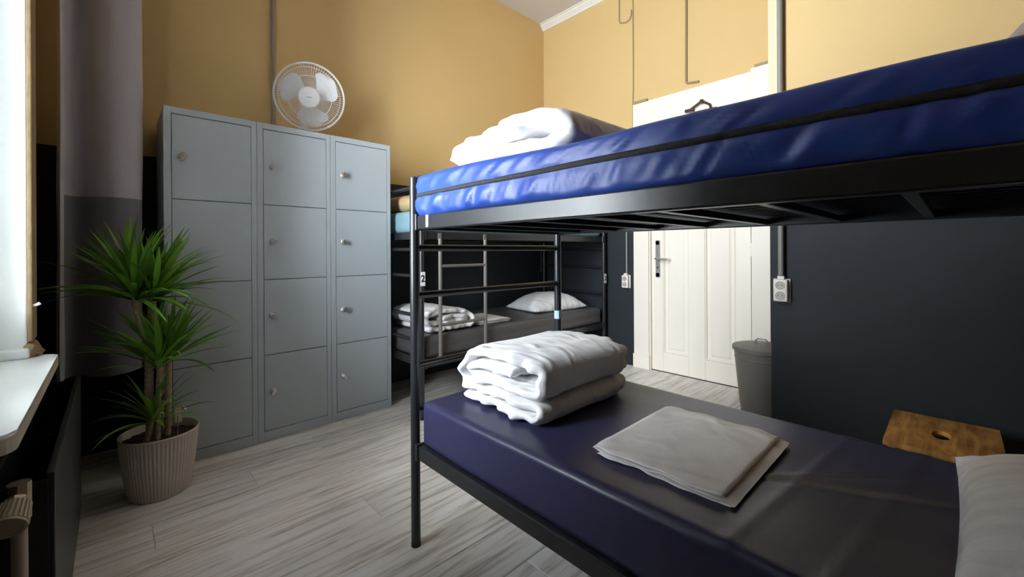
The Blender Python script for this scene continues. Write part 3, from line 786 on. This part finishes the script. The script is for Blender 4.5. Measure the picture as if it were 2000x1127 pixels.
# ------------------------------------------------------------------ mattresses
def pucker(zmid, h, face_x, seed, amp, along):
    def d(p, n):
        side = 1 - min(1, abs(n.z) * 1.2)
        q = p.y if along == 'Y' else p.x
        t = (p.z - zmid) / (h / 2)
        seam = -0.006 * math.exp(-(t * 5) ** 2)
        lower = max(0, -t) ; upper = max(0, t)
        sk = q + (0.10 * t if t > 0 else 0.05 * t)
        w = (abs(N(sk * 15, 0.3, 0, seed)) * 1.5 - 0.4) * 0.8 + 0.9 * (abs(N(sk * 34, t * 0.9, 0, seed + 1)) - 0.3)
        env = 0.35 + 0.65 * (0.5 + 0.5 * N(q * 2.1, 1.7, 0, seed + 4))
        v = side * (seam + amp * w * env * min(1, abs(t) * 3.0) * (1.0 if t < 0 else 0.75) * (1 - max(0, abs(t) - 0.75) * 3) + 0.006 * (1 - t * t))
        up = (1 - side) * 0.005 * N(p.x * 4, p.y * 4, 0, seed + 2)
        if along == 'Y': up -= 0.014 * max(0, t) * min(1, max(0, 1.15 - p.y) / 0.5)
        return Vector((n.x * v, n.y * v, up + 0.004 * N(q * 3, 0, 5, seed) * side))
    return d

z0, z1 = 1.1965, 1.345
mu = thing('mattress', (BX + 0.4, 0.36, z0), 'royal blue coated mattress with black zip on the upper bunk', 'mattress')
x0, x1, ya, yb_ = BX - 0.014, BX + 0.785, -0.595, 1.334
zm = (z0 + z1) / 2
bm = B(); rbox(bm, x0, x1, ya, yb_, z0, z1, (0.022, 0.03, 0.022), 0.0090, pucker(zm, z1 - z0, x0, 1, 0.0170, 'Y'))
mk('mattress_cover', bm, M['blue'], mu, smooth=True, angle=2)
# zip band following the seam all round
bm = B(); rings = []
path = []
def wave(q): return 0.0035 * N(q * 3.3, 0, 0, 8) + 0.004 * N(q * 1.1, 2, 0, 8)
yy = ya + 0.03
pth = []
n = 150
for k in range(n + 1):
    q = ya + 0.02 + (yb_ - ya - 0.04) * k / n; pth.append((x0 - 0.0005, q, (-1, 0)))
for k in range(6): a = PI / 2 * (k + 1) / 7; pth.append((x0 + 0.022 * (1 - math.cos(a)) - 0.0005, yb_ - 0.03 + 0.03 * math.sin(a) , (-math.cos(a), math.sin(a))))
for k in range(60): pth.append((x0 + 0.022 + (x1 - x0 - 0.044) * k / 59, yb_ + 0.0005, (0, 1)))
prev = None
for (xx, q, nn) in pth:
    zc_ = zm + wave(q + xx) - 0.001
    vs = [bm.verts.new((xx + nn[0] * o, q + nn[1] * o, zc_ + dz)) for o, dz in ((-0.004, -0.0075), (0.0022, -0.0068), (0.0036, 0.0), (0.0022, 0.0068), (-0.004, 0.0075))]
    if prev:
        for j in range(4): bm.faces.new((prev[j], prev[j + 1], vs[j + 1], vs[j]))
    prev = vs
mk('zip_band', bm, M['zip'], mu, smooth=True, angle=2)

def sag(seed, amp):
    def d(p, n):
        f = amp * (N(p.x * 3, p.y * 3, 0, seed) + 0.35 * N(p.x * 9, p.y * 6, 0, seed + 1))
        cr = 0.0
        if n.z > 0.7:   # fold creases left in the cover
            for q, dirn in ((0.10, 0), (0.25, 0), (-0.04, 0)): cr += 0.0040 * math.exp(-((p.y + 0.12 * (p.x - 1.2) - q) / 0.011) ** 2) * (0.6 + 0.5 * N(p.x * 5, q, 0, seed))
            cr -= 0.0055 * math.exp(-((p.x + 0.5 * (p.y - 0.2) - 1.17) / 0.010) ** 2) * max(0, 1 - abs(p.y - 0.15) * 3)
            cr += 0.0050 * math.exp(-((p.x + 0.9 * (p.y - 0.2) - 1.24) / 0.009) ** 2) * max(0, 1 - abs(p.y - 0.2) * 4)
            return Vector((0, 0, f + cr))
        return n * f
    return d
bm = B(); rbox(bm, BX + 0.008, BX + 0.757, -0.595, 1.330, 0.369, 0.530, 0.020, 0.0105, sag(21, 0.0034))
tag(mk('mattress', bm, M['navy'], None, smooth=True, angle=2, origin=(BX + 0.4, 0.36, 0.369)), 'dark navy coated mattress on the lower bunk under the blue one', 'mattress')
M2Y0, M2Y1 = B2Y + 0.012, B2Y + 0.765
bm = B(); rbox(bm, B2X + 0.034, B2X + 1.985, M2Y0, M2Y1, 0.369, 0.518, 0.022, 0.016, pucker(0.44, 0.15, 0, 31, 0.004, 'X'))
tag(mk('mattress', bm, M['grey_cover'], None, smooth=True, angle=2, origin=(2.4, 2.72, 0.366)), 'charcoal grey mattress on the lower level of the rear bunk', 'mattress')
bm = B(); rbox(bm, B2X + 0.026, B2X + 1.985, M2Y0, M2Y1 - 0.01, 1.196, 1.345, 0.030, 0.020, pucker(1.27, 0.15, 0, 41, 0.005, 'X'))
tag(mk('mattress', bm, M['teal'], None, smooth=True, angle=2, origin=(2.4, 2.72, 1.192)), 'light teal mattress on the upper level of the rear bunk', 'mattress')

# ------------------------------------------------------------------ bedding
def cloth(name, bm, m, org, label, cat, group=None):
    return tag(mk(name, bm, m, None, smooth=True, angle=2.2, origin=org), label, cat, group)
Y0, Z0 = 0.845, 0.532
roll = [(.14, .158), (.20, .162), (.30, .162), (.355, .150), (.362, .128), (.33, .112), (.20, .110), (.08, .110), (.030, .118), (.004 + .022, .150), (.030, .185), (.075, .208), (.20, .216), (.32, .210), (.385, .185), (.408, .140), (.405, .090), (.38, .068), (.25, .066), (.08, .066), (.035, .060), (.022, .045), (.035, .026), (.10, .022), (.25, .022), (.40, .022)]
bm = B(); ribbon(bm, [(Y0 + a, Z0 + b * 0.86) for a, b in roll], 0.925, 1.420, 0.037, 0.009, 96, 0.006, 9, 3, ruffle=0.030, crease=0.009)
cloth('folded_duvet', bm, M['duvet'], (1.17, 1.06, Z0), 'rolled white duvet on the dark navy mattress', 'duvet')
Z0 = 1.347
roll2 = [(.50, .030), (.30, .034), (.10, .034), (.045, .045), (.034, .070), (.06, .098), (.15, .112), (.30, .100), (.48, .078), (.56, .050)]
bm = B(); ribbon(bm, [(0.685 + a, Z0 - 0.002 - 0.014 * min(1, max(0, 1.15 - 0.685 - a) / 0.5) + b) for a, b in roll2], 0.865, 1.36, 0.066, 0.012, 64, 0.006, 8, 5, ruffle=0.03, crease=0.006)
cloth('folded_duvet', bm, M['duvet'], (1.1, 0.97, Z0), 'folded white duvet on top of the royal blue mattress', 'duvet')
# folded sheet on the navy mattress
zs = 0.5305
sh = []
ly = [(.322, .664), (.328, .660), (.331, .664)]
for k in range(3):
    z = zs + 0.004 + k * 0.0080
    a, b = ly[k]
    if k % 2 == 0: sh += [(b - 0.01, z), (b - .12, z), (a + .12, z), (a + 0.006, z)]
    else: sh += [(a + 0.006, z), (a + .12, z), (b - .12, z), (b - 0.006, z)]
bm = B(); ribbon(bm, sh, 0.930, 1.352, 0.0072, 0.009, 80, 0.0030, 8, 11, ruffle=0.010, crease=0.003)
cloth('folded_sheet', bm, M['linen'], (1.14, 0.5, zs), 'folded off-white sheet on the dark navy mattress', 'bed sheet')
# pillows
bm = B(); pillow_bm(bm, 1.235, -0.225, 0.531, 0.60, 0.46, 0.135, 0.0, 3)
cloth('pillow', bm, M['pillow'], (1.235, -0.225, 0.533), 'white striped pillow on the dark navy mattress', 'pillow')
bm = B(); pillow_bm(bm, 1.215, -0.268, 1.332, 0.62, 0.46, 0.18, 0.0, 9)
cloth('pillow', bm, M['pillow'], (1.215, -0.268, 1.337), 'white pillow on the royal blue mattress', 'pillow')
bm = B(); pillow_bm(bm, 3.00, 2.69, 0.519, 0.64, 0.46, 0.165, -0.12, 14)
cloth('pillow', bm, M['pillow2'], (3.0, 2.69, 0.518), 'plump white pillow on the charcoal grey mattress', 'pillow')
# rear bunk duvet and sheet (fold curve runs along X)
Z0 = 0.520
r3 = [(.10, .095), (.25, .098), (.33, .090), (.34, .075), (.30, .068), (.15, .066), (.05, .066), (.022, .085), (.02, .11), (.05, .132), (.18, .142), (.32, .125), (.392, .09), (.40, .055), (.37, .028), (.2, .024), (.04, .024)]
place = lambda v: (v[1], v[0], v[2])
bm = B(); ribbon(bm, [(1.480 + a, Z0 + b) for a, b in r3], M2Y0 + 0.03, M2Y0 + 0.52, 0.038, 0.012, 56, 0.005, 12, 23, place=place, ruffle=0.03, crease=0.006)
cloth('folded_duvet', bm, M['duvet'], (1.7, 2.6, Z0), 'folded white duvet on the charcoal grey mattress behind the ladder', 'duvet')
s2 = []
for k in range(4):
    z = Z0 + 0.005 + k * 0.007
    s2 += [(2.26, z), (2.12, z), (1.96, z)] if k % 2 == 0 else [(1.96, z), (2.12, z), (2.26, z)]
bm = B(); ribbon(bm, s2, M2Y0 + 0.06, M2Y0 + 0.40, 0.006, 0.012, 48, 0.002, 9, 27, place=place, ruffle=0.006)
cloth('folded_sheet', bm, M['linen'], (2.1, 2.6, Z0), 'folded white sheet on the charcoal grey mattress behind the ladder', 'bed sheet')
Z0 = 1.346
r4 = [(.40, .03), (.2, .034), (.06, .034), (.03, .06), (.05, .095), (.2, .10), (.40, .085)]
bm = B(); ribbon(bm, [(B2X + 0.06 + a, Z0 + 0.003 + b) for a, b in r4], M2Y0 + 0.225, M2Y0 + 0.68, 0.06, 0.014, 48, 0.006, 8, 33, place=place, ruffle=0.03)
cloth('folded_blanket', bm, M['shaded_cloth'], (1.7, 2.75, Z0), 'folded white blanket, brown shade in its colour, on the light teal mattress', 'blanket')
bm = B(); ribbon(bm, [(B2X + 0.06 + a, Z0 + 0.001 + b * 0.8) for a, b in r4], M2Y0 + 0.02, M2Y0 + 0.175, 0.048, 0.014, 40, 0.006, 8, 35, place=place, ruffle=0.03)
cloth('folded_linen', bm, M['duvet'], (1.7, 2.45, Z0), 'folded white linen on the light teal mattress', 'linen')

# ------------------------------------------------------------------ curtain
cp = [(-0.180, 2.705), (-0.168, 2.672), (-0.156, 2.70), (-0.125, 2.745), (-0.095, 2.735), (-0.055, 2.692), (0.0, 2.672), (0.055, 2.682), (0.092, 2.712), (0.100, 2.745), (0.075, 2.775), (-0.02, 2.80), (-0.14, 2.82), (-0.165, 2.85), (-0.12, 2.88), (0.02, 2.90), (0.10, 2.93), (0.09, 2.97), (-0.05, 3.00), (-0.17, 3.03), (-0.18, 3.07)]
cpts = crom([(a, b, 0) for a, b in cp], 0.010)
cu = thing('curtain', (-0.03, 2.85, 0.51), 'long grey curtain with a darker lower band beside the lockers', 'curtain')
def cloth_strip(name, pts, z0, z1, m, nz, th=0.0025):
    bm = B(); g = []; n = len(pts)
    for side in (1, -1):
        gg = []
        for i, p in enumerate(pts):
            t = (pts[min(i + 1, n - 1)] - pts[max(i - 1, 0)]).normalized(); nr = Vector((-t.y, t.x, 0)); col = []
            for k in range(nz + 1):
                z = z0 + (z1 - z0) * k / nz
                f = 1 + 0.05 * N(z * 0.8, i * 0.02, 0, 3)
                wob = 0.006 * N(i * 0.12, z * 1.6, 0, 4) + 0.003 * N(i * 0.3, z * 4, 0, 5)
                zz = z + (0.006 * math.sin(i * 0.21) if k == 0 and z0 < 1 else 0)
                q = Vector((-0.03 + (p.x + 0.03) * f, p.y, 0)) + nr * (wob + side * th / 2)
                col.append(bm.verts.new((q.x, q.y, zz)))
            gg.append(col)
        g.append(gg)
    for s, gg in enumerate(g):
        for i in range(n - 1):
            for k in range(nz):
                q = (gg[i][k], gg[i + 1][k], gg[i + 1][k + 1], gg[i][k + 1]); bm.faces.new(q if s else q[::-1])
    a, b = g
    for i in range(n - 1):
        for k in (0, nz): bm.faces.new((a[i][k], a[i + 1][k], b[i + 1][k], b[i][k]))
    for i in (0, n - 1):
        for k in range(nz): bm.faces.new((a[i][k], a[i][k + 1], b[i][k + 1], b[i][k]))
    return mk(name, bm, m, cu, smooth=True, angle=1.2)
cloth_strip('upper_cloth', cpts, 1.327, ZC - 0.012, M['curtain'], 48)
cloth_strip('lower_band', cpts, 0.510, 1.327, M['curtain_low'], 24)
cloth_strip('side_hem', cpts[1:6], 0.512, ZC - 0.012, M['curtain_hem'], 60, 0.007)

# ------------------------------------------------------------------ radiator
RX, RY0, RY1, RZ0, RZ1 = -0.090, 1.296, 2.245, 0.125, 0.615
rd = thing('radiator', (-0.14, (RY0 + RY1) / 2, 0), 'black panel radiator below the window sill', 'radiator')
mk('front_panel', box(B(), RX - 0.014, RX, RY0, RY1, RZ0, RZ1, 0.004), M['radiator'], rd)
mk('rear_panel', box(B(), RX - 0.100, RX - 0.086, RY0 + 0.002, RY1 - 0.002, RZ0, RZ1, 0.004), M['radiator'], rd)
bm = B()
for k in range(30):
    yy = RY0 + 0.03 + k * (RY1 - RY0 - 0.06) / 29
    box(bm, RX - 0.086, RX - 0.014, yy - 0.001, yy + 0.001, RZ0 + 0.03, RZ1 - 0.09)
tag(mk('convector_fins', bm, M['radiator'], rd), kind='stuff')
for yy in (RY0, RY1): mk('side_cover', box(B(), RX - 0.086, RX - 0.010, yy - 0.002, yy + 0.002, RZ0 + 0.02, RZ1 - 0.012, 0.001), M['radiator'], rd)
for yy in (RY0 + 0.12, RY1 - 0.12):
    mk('wall_bracket', box(B(), -0.25, RX - 0.0985, yy - 0.015, yy + 0.015, 0.25, 0.55), M['radiator'], rd)
# thermostatic valve
tv = thing('thermostat_valve', (-0.135, 1.25, 0.0), 'cream ribbed thermostat valve and feed pipe on the black radiator', 'valve')
bm = B(); tube(bm, [(-0.136, RY0 - 0.002, 0.585), (-0.136, 1.262, 0.592)], 0.014, 12); mk('radiator_union', bm, M['brass'], tv, smooth=True)
bm = B(); tube(bm, [(-0.136, 1.262, 0.622), (-0.136, 1.262, 0.55)], 0.017, 8); mk('valve_body', bm, M['brass'], tv)
kd = Vector((-0.10, -0.80, -0.42)).normalized(); kp = Vector((-0.136, 1.262, 0.598))
Km = axisM(kp, kd)
bm = B(); lathe(bm, [(0.014, 0.0), (0.014, 0.012), (0.019, 0.014), (0.019, 0.024), (0, 0.024)], 8, Km); mk('union_nut', bm, M['brass'], tv)
bm = B(); lathe(bm, [(0.018, 0.022), (0.023, 0.0245), (0.0235, 0.030), (0.0235, 0.0305), (0.0275, 0.066), (0.0262, 0.0665), (0.0262, 0.0715), (0.021, 0.072), (0.020, 0.070), (0, 0.070)], 176, Km, mod=lambda a, z: (1.0 if (math.cos(a * 22) > -0.35) else 0.84) if 0.025 < z < 0.0663 else 1.0)
mk('thermostat_head', bm, M['cream'], tv, smooth=True, angle=0.5)
bm = B(); tube(bm, [(-0.136, 1.262, 0.552), (-0.134, 1.268, 0.0)], 0.0115, 12); mk('feed_pipe', bm, M['cream'], tv, smooth=True)

# ------------------------------------------------------------------ potted dracaena
PX, PY = 0.148, 2.462
plant = thing('potted_dracaena', (PX, PY, 0), 'leafy green dracaena in a ribbed taupe pot before the lockers', 'potted plant')
bm = B()
fl_ = lambda a, z: 1 + (0.012 * math.cos(a * 60) if 0.012 < z < 0.262 else 0)
prof = [(0, 0.0), (0.100, 0.0), (0.106, 0.004), (0.109, 0.013), (0.118, 0.06), (0.127, 0.13), (0.134, 0.20), (0.1385, 0.259), (0.1405, 0.264), (0.1425, 0.268), (0.1425, 0.273), (0.140, 0.275), (0.136, 0.272), (0.131, 0.20), (0, 0.20)]
lathe(bm, prof, 360, Matrix.Translation((PX, PY, 0)), mod=lambda a, z: fl_(a, z))
mk('pot', bm, M['pot'], plant, smooth=True, angle=1.0)
bm = B()
prof = [(0.1335, 0.240), (0.12, 0.242), (0.10, 0.245), (0.075, 0.246), (0.05, 0.249), (0.025, 0.25), (0, 0.252)]
lathe(bm, prof, 60, Matrix.Translation((PX, PY, 0)))
for v in bm.verts: v.co.z += 0.012 * N(v.co.x * 40, v.co.y * 40, 0, 2)
mk('soil', bm, M['soil'], plant, smooth=True)

leaf_cache = {}
def leaf_mesh(L, w, e0, droop, var):
    key = (round(L, 2), round(w, 3), round(e0, 1), round(droop, 1), var)
    if key in leaf_cache: return leaf_cache[key]
    n = 8; x = z = 0.0; me = bpy.data.meshes.new('leaf'); V = []; Fc = []; prev = None
    for i in range(n + 1):
        t = i / n; e = key[2] - key[3] * t ** 1.6
        if i: x += math.cos(e) * key[0] / n; z += math.sin(e) * key[0] / n
        wd = key[1] * (0.55 + 0.9 * t if t < 0.35 else 0.865 * (1 - ((t - 0.35) / 0.65) ** 1.7)) + 0.0004
        sidey = 0.03 * var * math.sin(t * 2.2) * key[0]
        nx, nz = -math.sin(e), math.cos(e); vee = wd * 0.30
        V += [(x + nx * vee, sidey + wd, z + nz * vee), (x, sidey, z), (x + nx * vee, sidey - wd, z + nz * vee)]
        if i:
            b = 3 * i
            Fc += [(b - 3, b - 2, b + 1, b), (b - 2, b - 1, b + 2, b + 1)]
    me.from_pydata(V, [], Fc); me.update()
    for p in me.polygons: p.use_smooth = True
    me.materials.append(M['leaf']); leaf_cache[key] = me
    return me
def leaf_pts(me, M4): return [M4 @ v.co for v in me.vertices]
def crown(stem, base, n, L0, L1, e_hi, e_lo, dr, seed, lean=(0, 0), wd=0.0135):
    rg = random.Random(seed); base = Vector(base); got = 0; tries = 0
    while got < n and tries < n * 12:
        tries += 1
        f = got / n                                   # inner (upright) leaves first
        az = got * 2.39996 + rg.uniform(-0.25, 0.25) + (tries - got) * 0.7
        e = e_hi + (e_lo - e_hi) * f + rg.uniform(-0.12, 0.12)
        L = rg.uniform(L0, L1) * (0.82 + 0.18 * f if f < 0.8 else 1.0)
        d = dr * (0.35 + 0.9 * f) * rg.uniform(0.6, 1.3)
        me = leaf_mesh(round(L / 0.04) * 0.04, wd * rg.choice((0.85, 1.0, 1.15)), round(e * 5) / 5, round(d * 5) / 5, rg.choice((-1, 0, 1)))
        R = Matrix.Rotation(lean[0], 4, 'Y') @ Matrix.Rotation(lean[1], 4, 'X') @ Matrix.Rotation(az, 4, 'Z')
        off = Vector((0, 0, -0.05 * f + 0.015)) + Vector((math.cos(az), math.sin(az), 0)) * 0.006
        M4 = Matrix.Translation(base + off) @ R
        ok = True
        for p in leaf_pts(me, M4):
            if (p.y > LY - 0.012 and p.x > 0.12) or (p.y > 2.655 and p.x <= 0.12) or p.z < 0.20 and (p - Vector((PX, PY, p.z))).length < 0.15: ok = False; break
            if p.x < -0.085 and p.z < 0.62 or p.x < -0.25: ok = False; break
        if not ok: continue
        o = bpy.data.objects.new('leaf', me); COL.objects.link(o); o.parent = stem
        o.matrix_local = Matrix.Translation(-wloc(stem)) @ M4
        got += 1
def stem(pts, r0, r1):
    c = crom(pts, 0.008); bm = B(); n = len(c)
    rad = [(r0 + (r1 - r0) * i / n) * (1 + 0.07 * math.sin(i * 2.1) + 0.05 * N(i * 0.6, 0, 0, 2)) for i in range(n)]
    tube(bm, c, r0, 12, radii=rad)
    return mk('stem', bm, M['stem'], plant, smooth=True, angle=1.2)
s1 = stem([(0.118, 2.455, 0.235), (0.112, 2.455, 0.42), (0.112, 2.455, 0.58), (0.104, 2.45, 0.70), (0.078, 2.45, 0.80), (0.068, 2.45, 0.875)], 0.0165, 0.0145)
crown(s1, (0.068, 2.45, 0.895), 58, 0.30, 0.42, 1.45, 0.30, 0.55, 5, lean=(-0.12, 0.10))
s2 = stem([(0.150, 2.470, 0.235), (0.152, 2.475, 0.45), (0.148, 2.48, 0.65), (0.130, 2.475, 0.80), (0.126, 2.47, 0.875)], 0.0125, 0.011)
crown(s2, (0.128, 2.465, 0.885), 48, 0.30, 0.40, 1.40, 0.15, 0.5, 12, lean=(0.22, 0.08))
s3 = stem([(0.172, 2.445, 0.235), (0.176, 2.445, 0.42), (0.180, 2.445, 0.60)], 0.0130, 0.012)
crown(s3, (0.181, 2.445, 0.61), 32, 0.26, 0.34, 1.40, 0.45, 0.5, 21, lean=(0.22, 0.10))
s4 = stem([(0.138, 2.430, 0.235), (0.142, 2.430, 0.42), (0.146, 2.430, 0.58)], 0.0115, 0.010)
crown(s4, (0.146, 2.430, 0.59), 30, 0.28, 0.36, 1.40, 0.5, 0.5, 33, lean=(-0.12, 0.12), wd=0.0160)
s5 = stem([(0.100, 2.440, 0.235), (0.112, 2.432, 0.30), (0.120, 2.428, 0.345)], 0.0125, 0.012)
crown(s5, (0.121, 2.426, 0.355), 30, 0.18, 0.28, 1.35, 0.20, 0.7, 41, wd=0.0105)
# care tag on a stick
bm = B(); tube(bm, [(0.205, 2.40, 0.235), (0.207, 2.40, 0.34)], 0.0022, 6); tg = mk('tag_stick', bm, M['stem'], plant)
bm = B(); box(bm, 0.195, 0.221, 2.399, 2.401, 0.31, 0.365, 0.0004); mk('care_tag', bm, mat('faded_tag', (0.46, 0.42, 0.32), 0.4), tg)
bm = B(); box(bm, 0.198, 0.220, 2.3985, 2.4015, 0.366, 0.376, 0.0004); mk('tag_tip', bm, M['yellow_leaf'], tg)
# small pressed emblem on the pot's flank
bm = B(); a = math.radians(228)
ex = Vector((-math.sin(a), math.cos(a), 0)); er = Vector((math.cos(a), math.sin(a), 0.08)).normalized(); ez = er.cross(ex) * -1
cpos = Vector((PX, PY, 0.185)) + Vector((math.cos(a), math.sin(a), 0)) * 0.1345
for u0, u1, v0, v1 in ((-0.009, 0.009, 0.010, 0.0125), (-0.009, 0.009, -0.0125, -0.010), (-0.009, -0.0065, -0.0125, 0.0125), (0.0065, 0.009, -0.0125, 0.0125)):
    vs = [bm.verts.new(cpos + ex * u + ez * v + er * o) for o in (0, 0.0015) for u, v in ((u0, v0), (u1, v0), (u1, v1), (u0, v1))]
    bm.faces.new(vs[4:]); bm.faces.new(vs[:4][::-1])
    for k in range(4): bm.faces.new((vs[k], vs[(k + 1) % 4], vs[4 + (k + 1) % 4], vs[4 + k]))
mk('emblem', bm, mat('emblem_pale', (0.60, 0.55, 0.48), 0.5), plant)

# ------------------------------------------------------------------ waste bin
bc = (3.065, 0.874)
bn = thing('waste_bin', (*bc, 0), 'grey metal lidded waste bin in the corner by the cream door', 'bin')
T = Matrix.Translation((*bc, 0)) @ Matrix.Diagonal((0.945, 0.945, 1, 1))
bm = B(); lathe(bm, [(0, 0.004), (0.118, 0.004), (0.122, 0.0), (0.126, 0.004), (0.132, 0.05), (0.1335, 0.055), (0.135, 0.055), (0.165, 0.36), (0.168, 0.363), (0.168, 0.369), (0.166, 0.372), (0.170, 0.415), (0.174, 0.418), (0.174, 0.424), (0.168, 0.424), (0.12, 0.02), (0, 0.02)], 48, T); mk('body', bm, M['bin'], bn, smooth=True, angle=0.5)
bm = B(); lathe(bm, [(0.178, 0.412), (0.181, 0.414), (0.181, 0.436), (0.176, 0.441), (0.165, 0.443), (0.15, 0.449), (0.08, 0.457), (0, 0.459)], 48, T); lid = mk('lid', bm, M['bin'], bn, smooth=True, angle=0.6)
bm = B(); tube(bm, [(bc[0] - 0.0, bc[1] + 0.035, 0.452), (bc[0], bc[1] + 0.035, 0.476), (bc[0], bc[1] + 0.022, 0.486), (bc[0], bc[1] - 0.022, 0.486), (bc[0], bc[1] - 0.035, 0.476), (bc[0], bc[1] - 0.035, 0.452)], 0.005, 8); mk('handle', bm, M['steel'], lid, smooth=True)

# ------------------------------------------------------------------ wooden step stool
SX0, SX1, SY0, SY1, SZ = 2.02, 2.44, -0.112, 0.186, 0.38
st = thing('wooden_stool', ((SX0 + SX1) / 2, (SY0 + SY1) / 2, 0), 'small honey-coloured wooden stool with a hand hole by the closet wall', 'stool')
bm = B(); hx, hy = 2.222, 0.04; n = 32; zt, zb = SZ, SZ - 0.016
def rect_pt(a):
    c, s = math.cos(a), math.sin(a); sc = 1e9
    if c > 1e-9: sc = min(sc, (SX1 - hx) / c)
    if c < -1e-9: sc = min(sc, (SX0 - hx) / c)
    if s > 1e-9: sc = min(sc, (SY1 - hy) / s)
    if s < -1e-9: sc = min(sc, (SY0 - hy) / s)
    return (hx + c * sc, hy + s * sc)
angs = sorted([2 * PI * k / n for k in range(n)] + [math.atan2(yy - hy, xx - hx) % (2 * PI) for xx in (SX0, SX1) for yy in (SY0, SY1)])
o_t, i_t, o_b, i_b = [], [], [], []
for a in angs:
    ox, oy = rect_pt(a); ix, iy = hx + 0.050 * math.cos(a), hy + 0.026 * math.sin(a)
    o_t.append(bm.verts.new((ox, oy, zt))); i_t.append(bm.verts.new((ix, iy, zt))); o_b.append(bm.verts.new((ox, oy, zb))); i_b.append(bm.verts.new((ix, iy, zb)))
for k in range(len(angs)):
    j = (k + 1) % len(angs)
    bm.faces.new((o_t[k], o_t[j], i_t[j], i_t[k])); bm.faces.new((o_b[k], i_b[k], i_b[j], o_b[j]))
    bm.faces.new((o_t[k], o_b[k], o_b[j], o_t[j])); bm.faces.new((i_t[k], i_t[j], i_b[j], i_b[k]))
mk('seat', bm, M['stool'], st)
for xx in (SX0 + 0.025, SX1 - 0.025):
    for yy in (SY0 + 0.025, SY1 - 0.025): mk('leg', box(B(), xx - 0.018, xx + 0.018, yy - 0.014, yy + 0.014, 0, zb, 0.003), M['stool'], st)
for yy in (SY0 + 0.025, SY1 - 0.025):
    mk('apron', box(B(), SX0 + 0.04, SX1 - 0.04, yy - 0.009, yy + 0.009, zb - 0.05, zb, 0.002), M['stool'], st)
    mk('stretcher', box(B(), SX0 + 0.04, SX1 - 0.04, yy - 0.009, yy + 0.009, 0.10, 0.13, 0.002), M['stool'], st)
for xx in (SX0 + 0.025, SX1 - 0.025): mk('apron', box(B(), xx - 0.009, xx + 0.009, SY0 + 0.035, SY1 - 0.035, zb - 0.05, zb, 0.002), M['stool'], st)

# ------------------------------------------------------------------ families of alike things
for o in [q for q in COL.objects if q.parent is None and 'category' in q]:
    g = {'mattress': 'mattresses on the bunk beds', 'pillow': 'pillows on the mattresses', 'duvet': 'folded white duvets', 'bed sheet': 'folded sheets',
         'socket': 'double wall sockets', 'bunk bed': 'black metal bunk beds', 'pipe': 'conduits on the walls', 'cable': 'painted cables on the wall'}.get(o['category'])
    if g: o['group'] = g
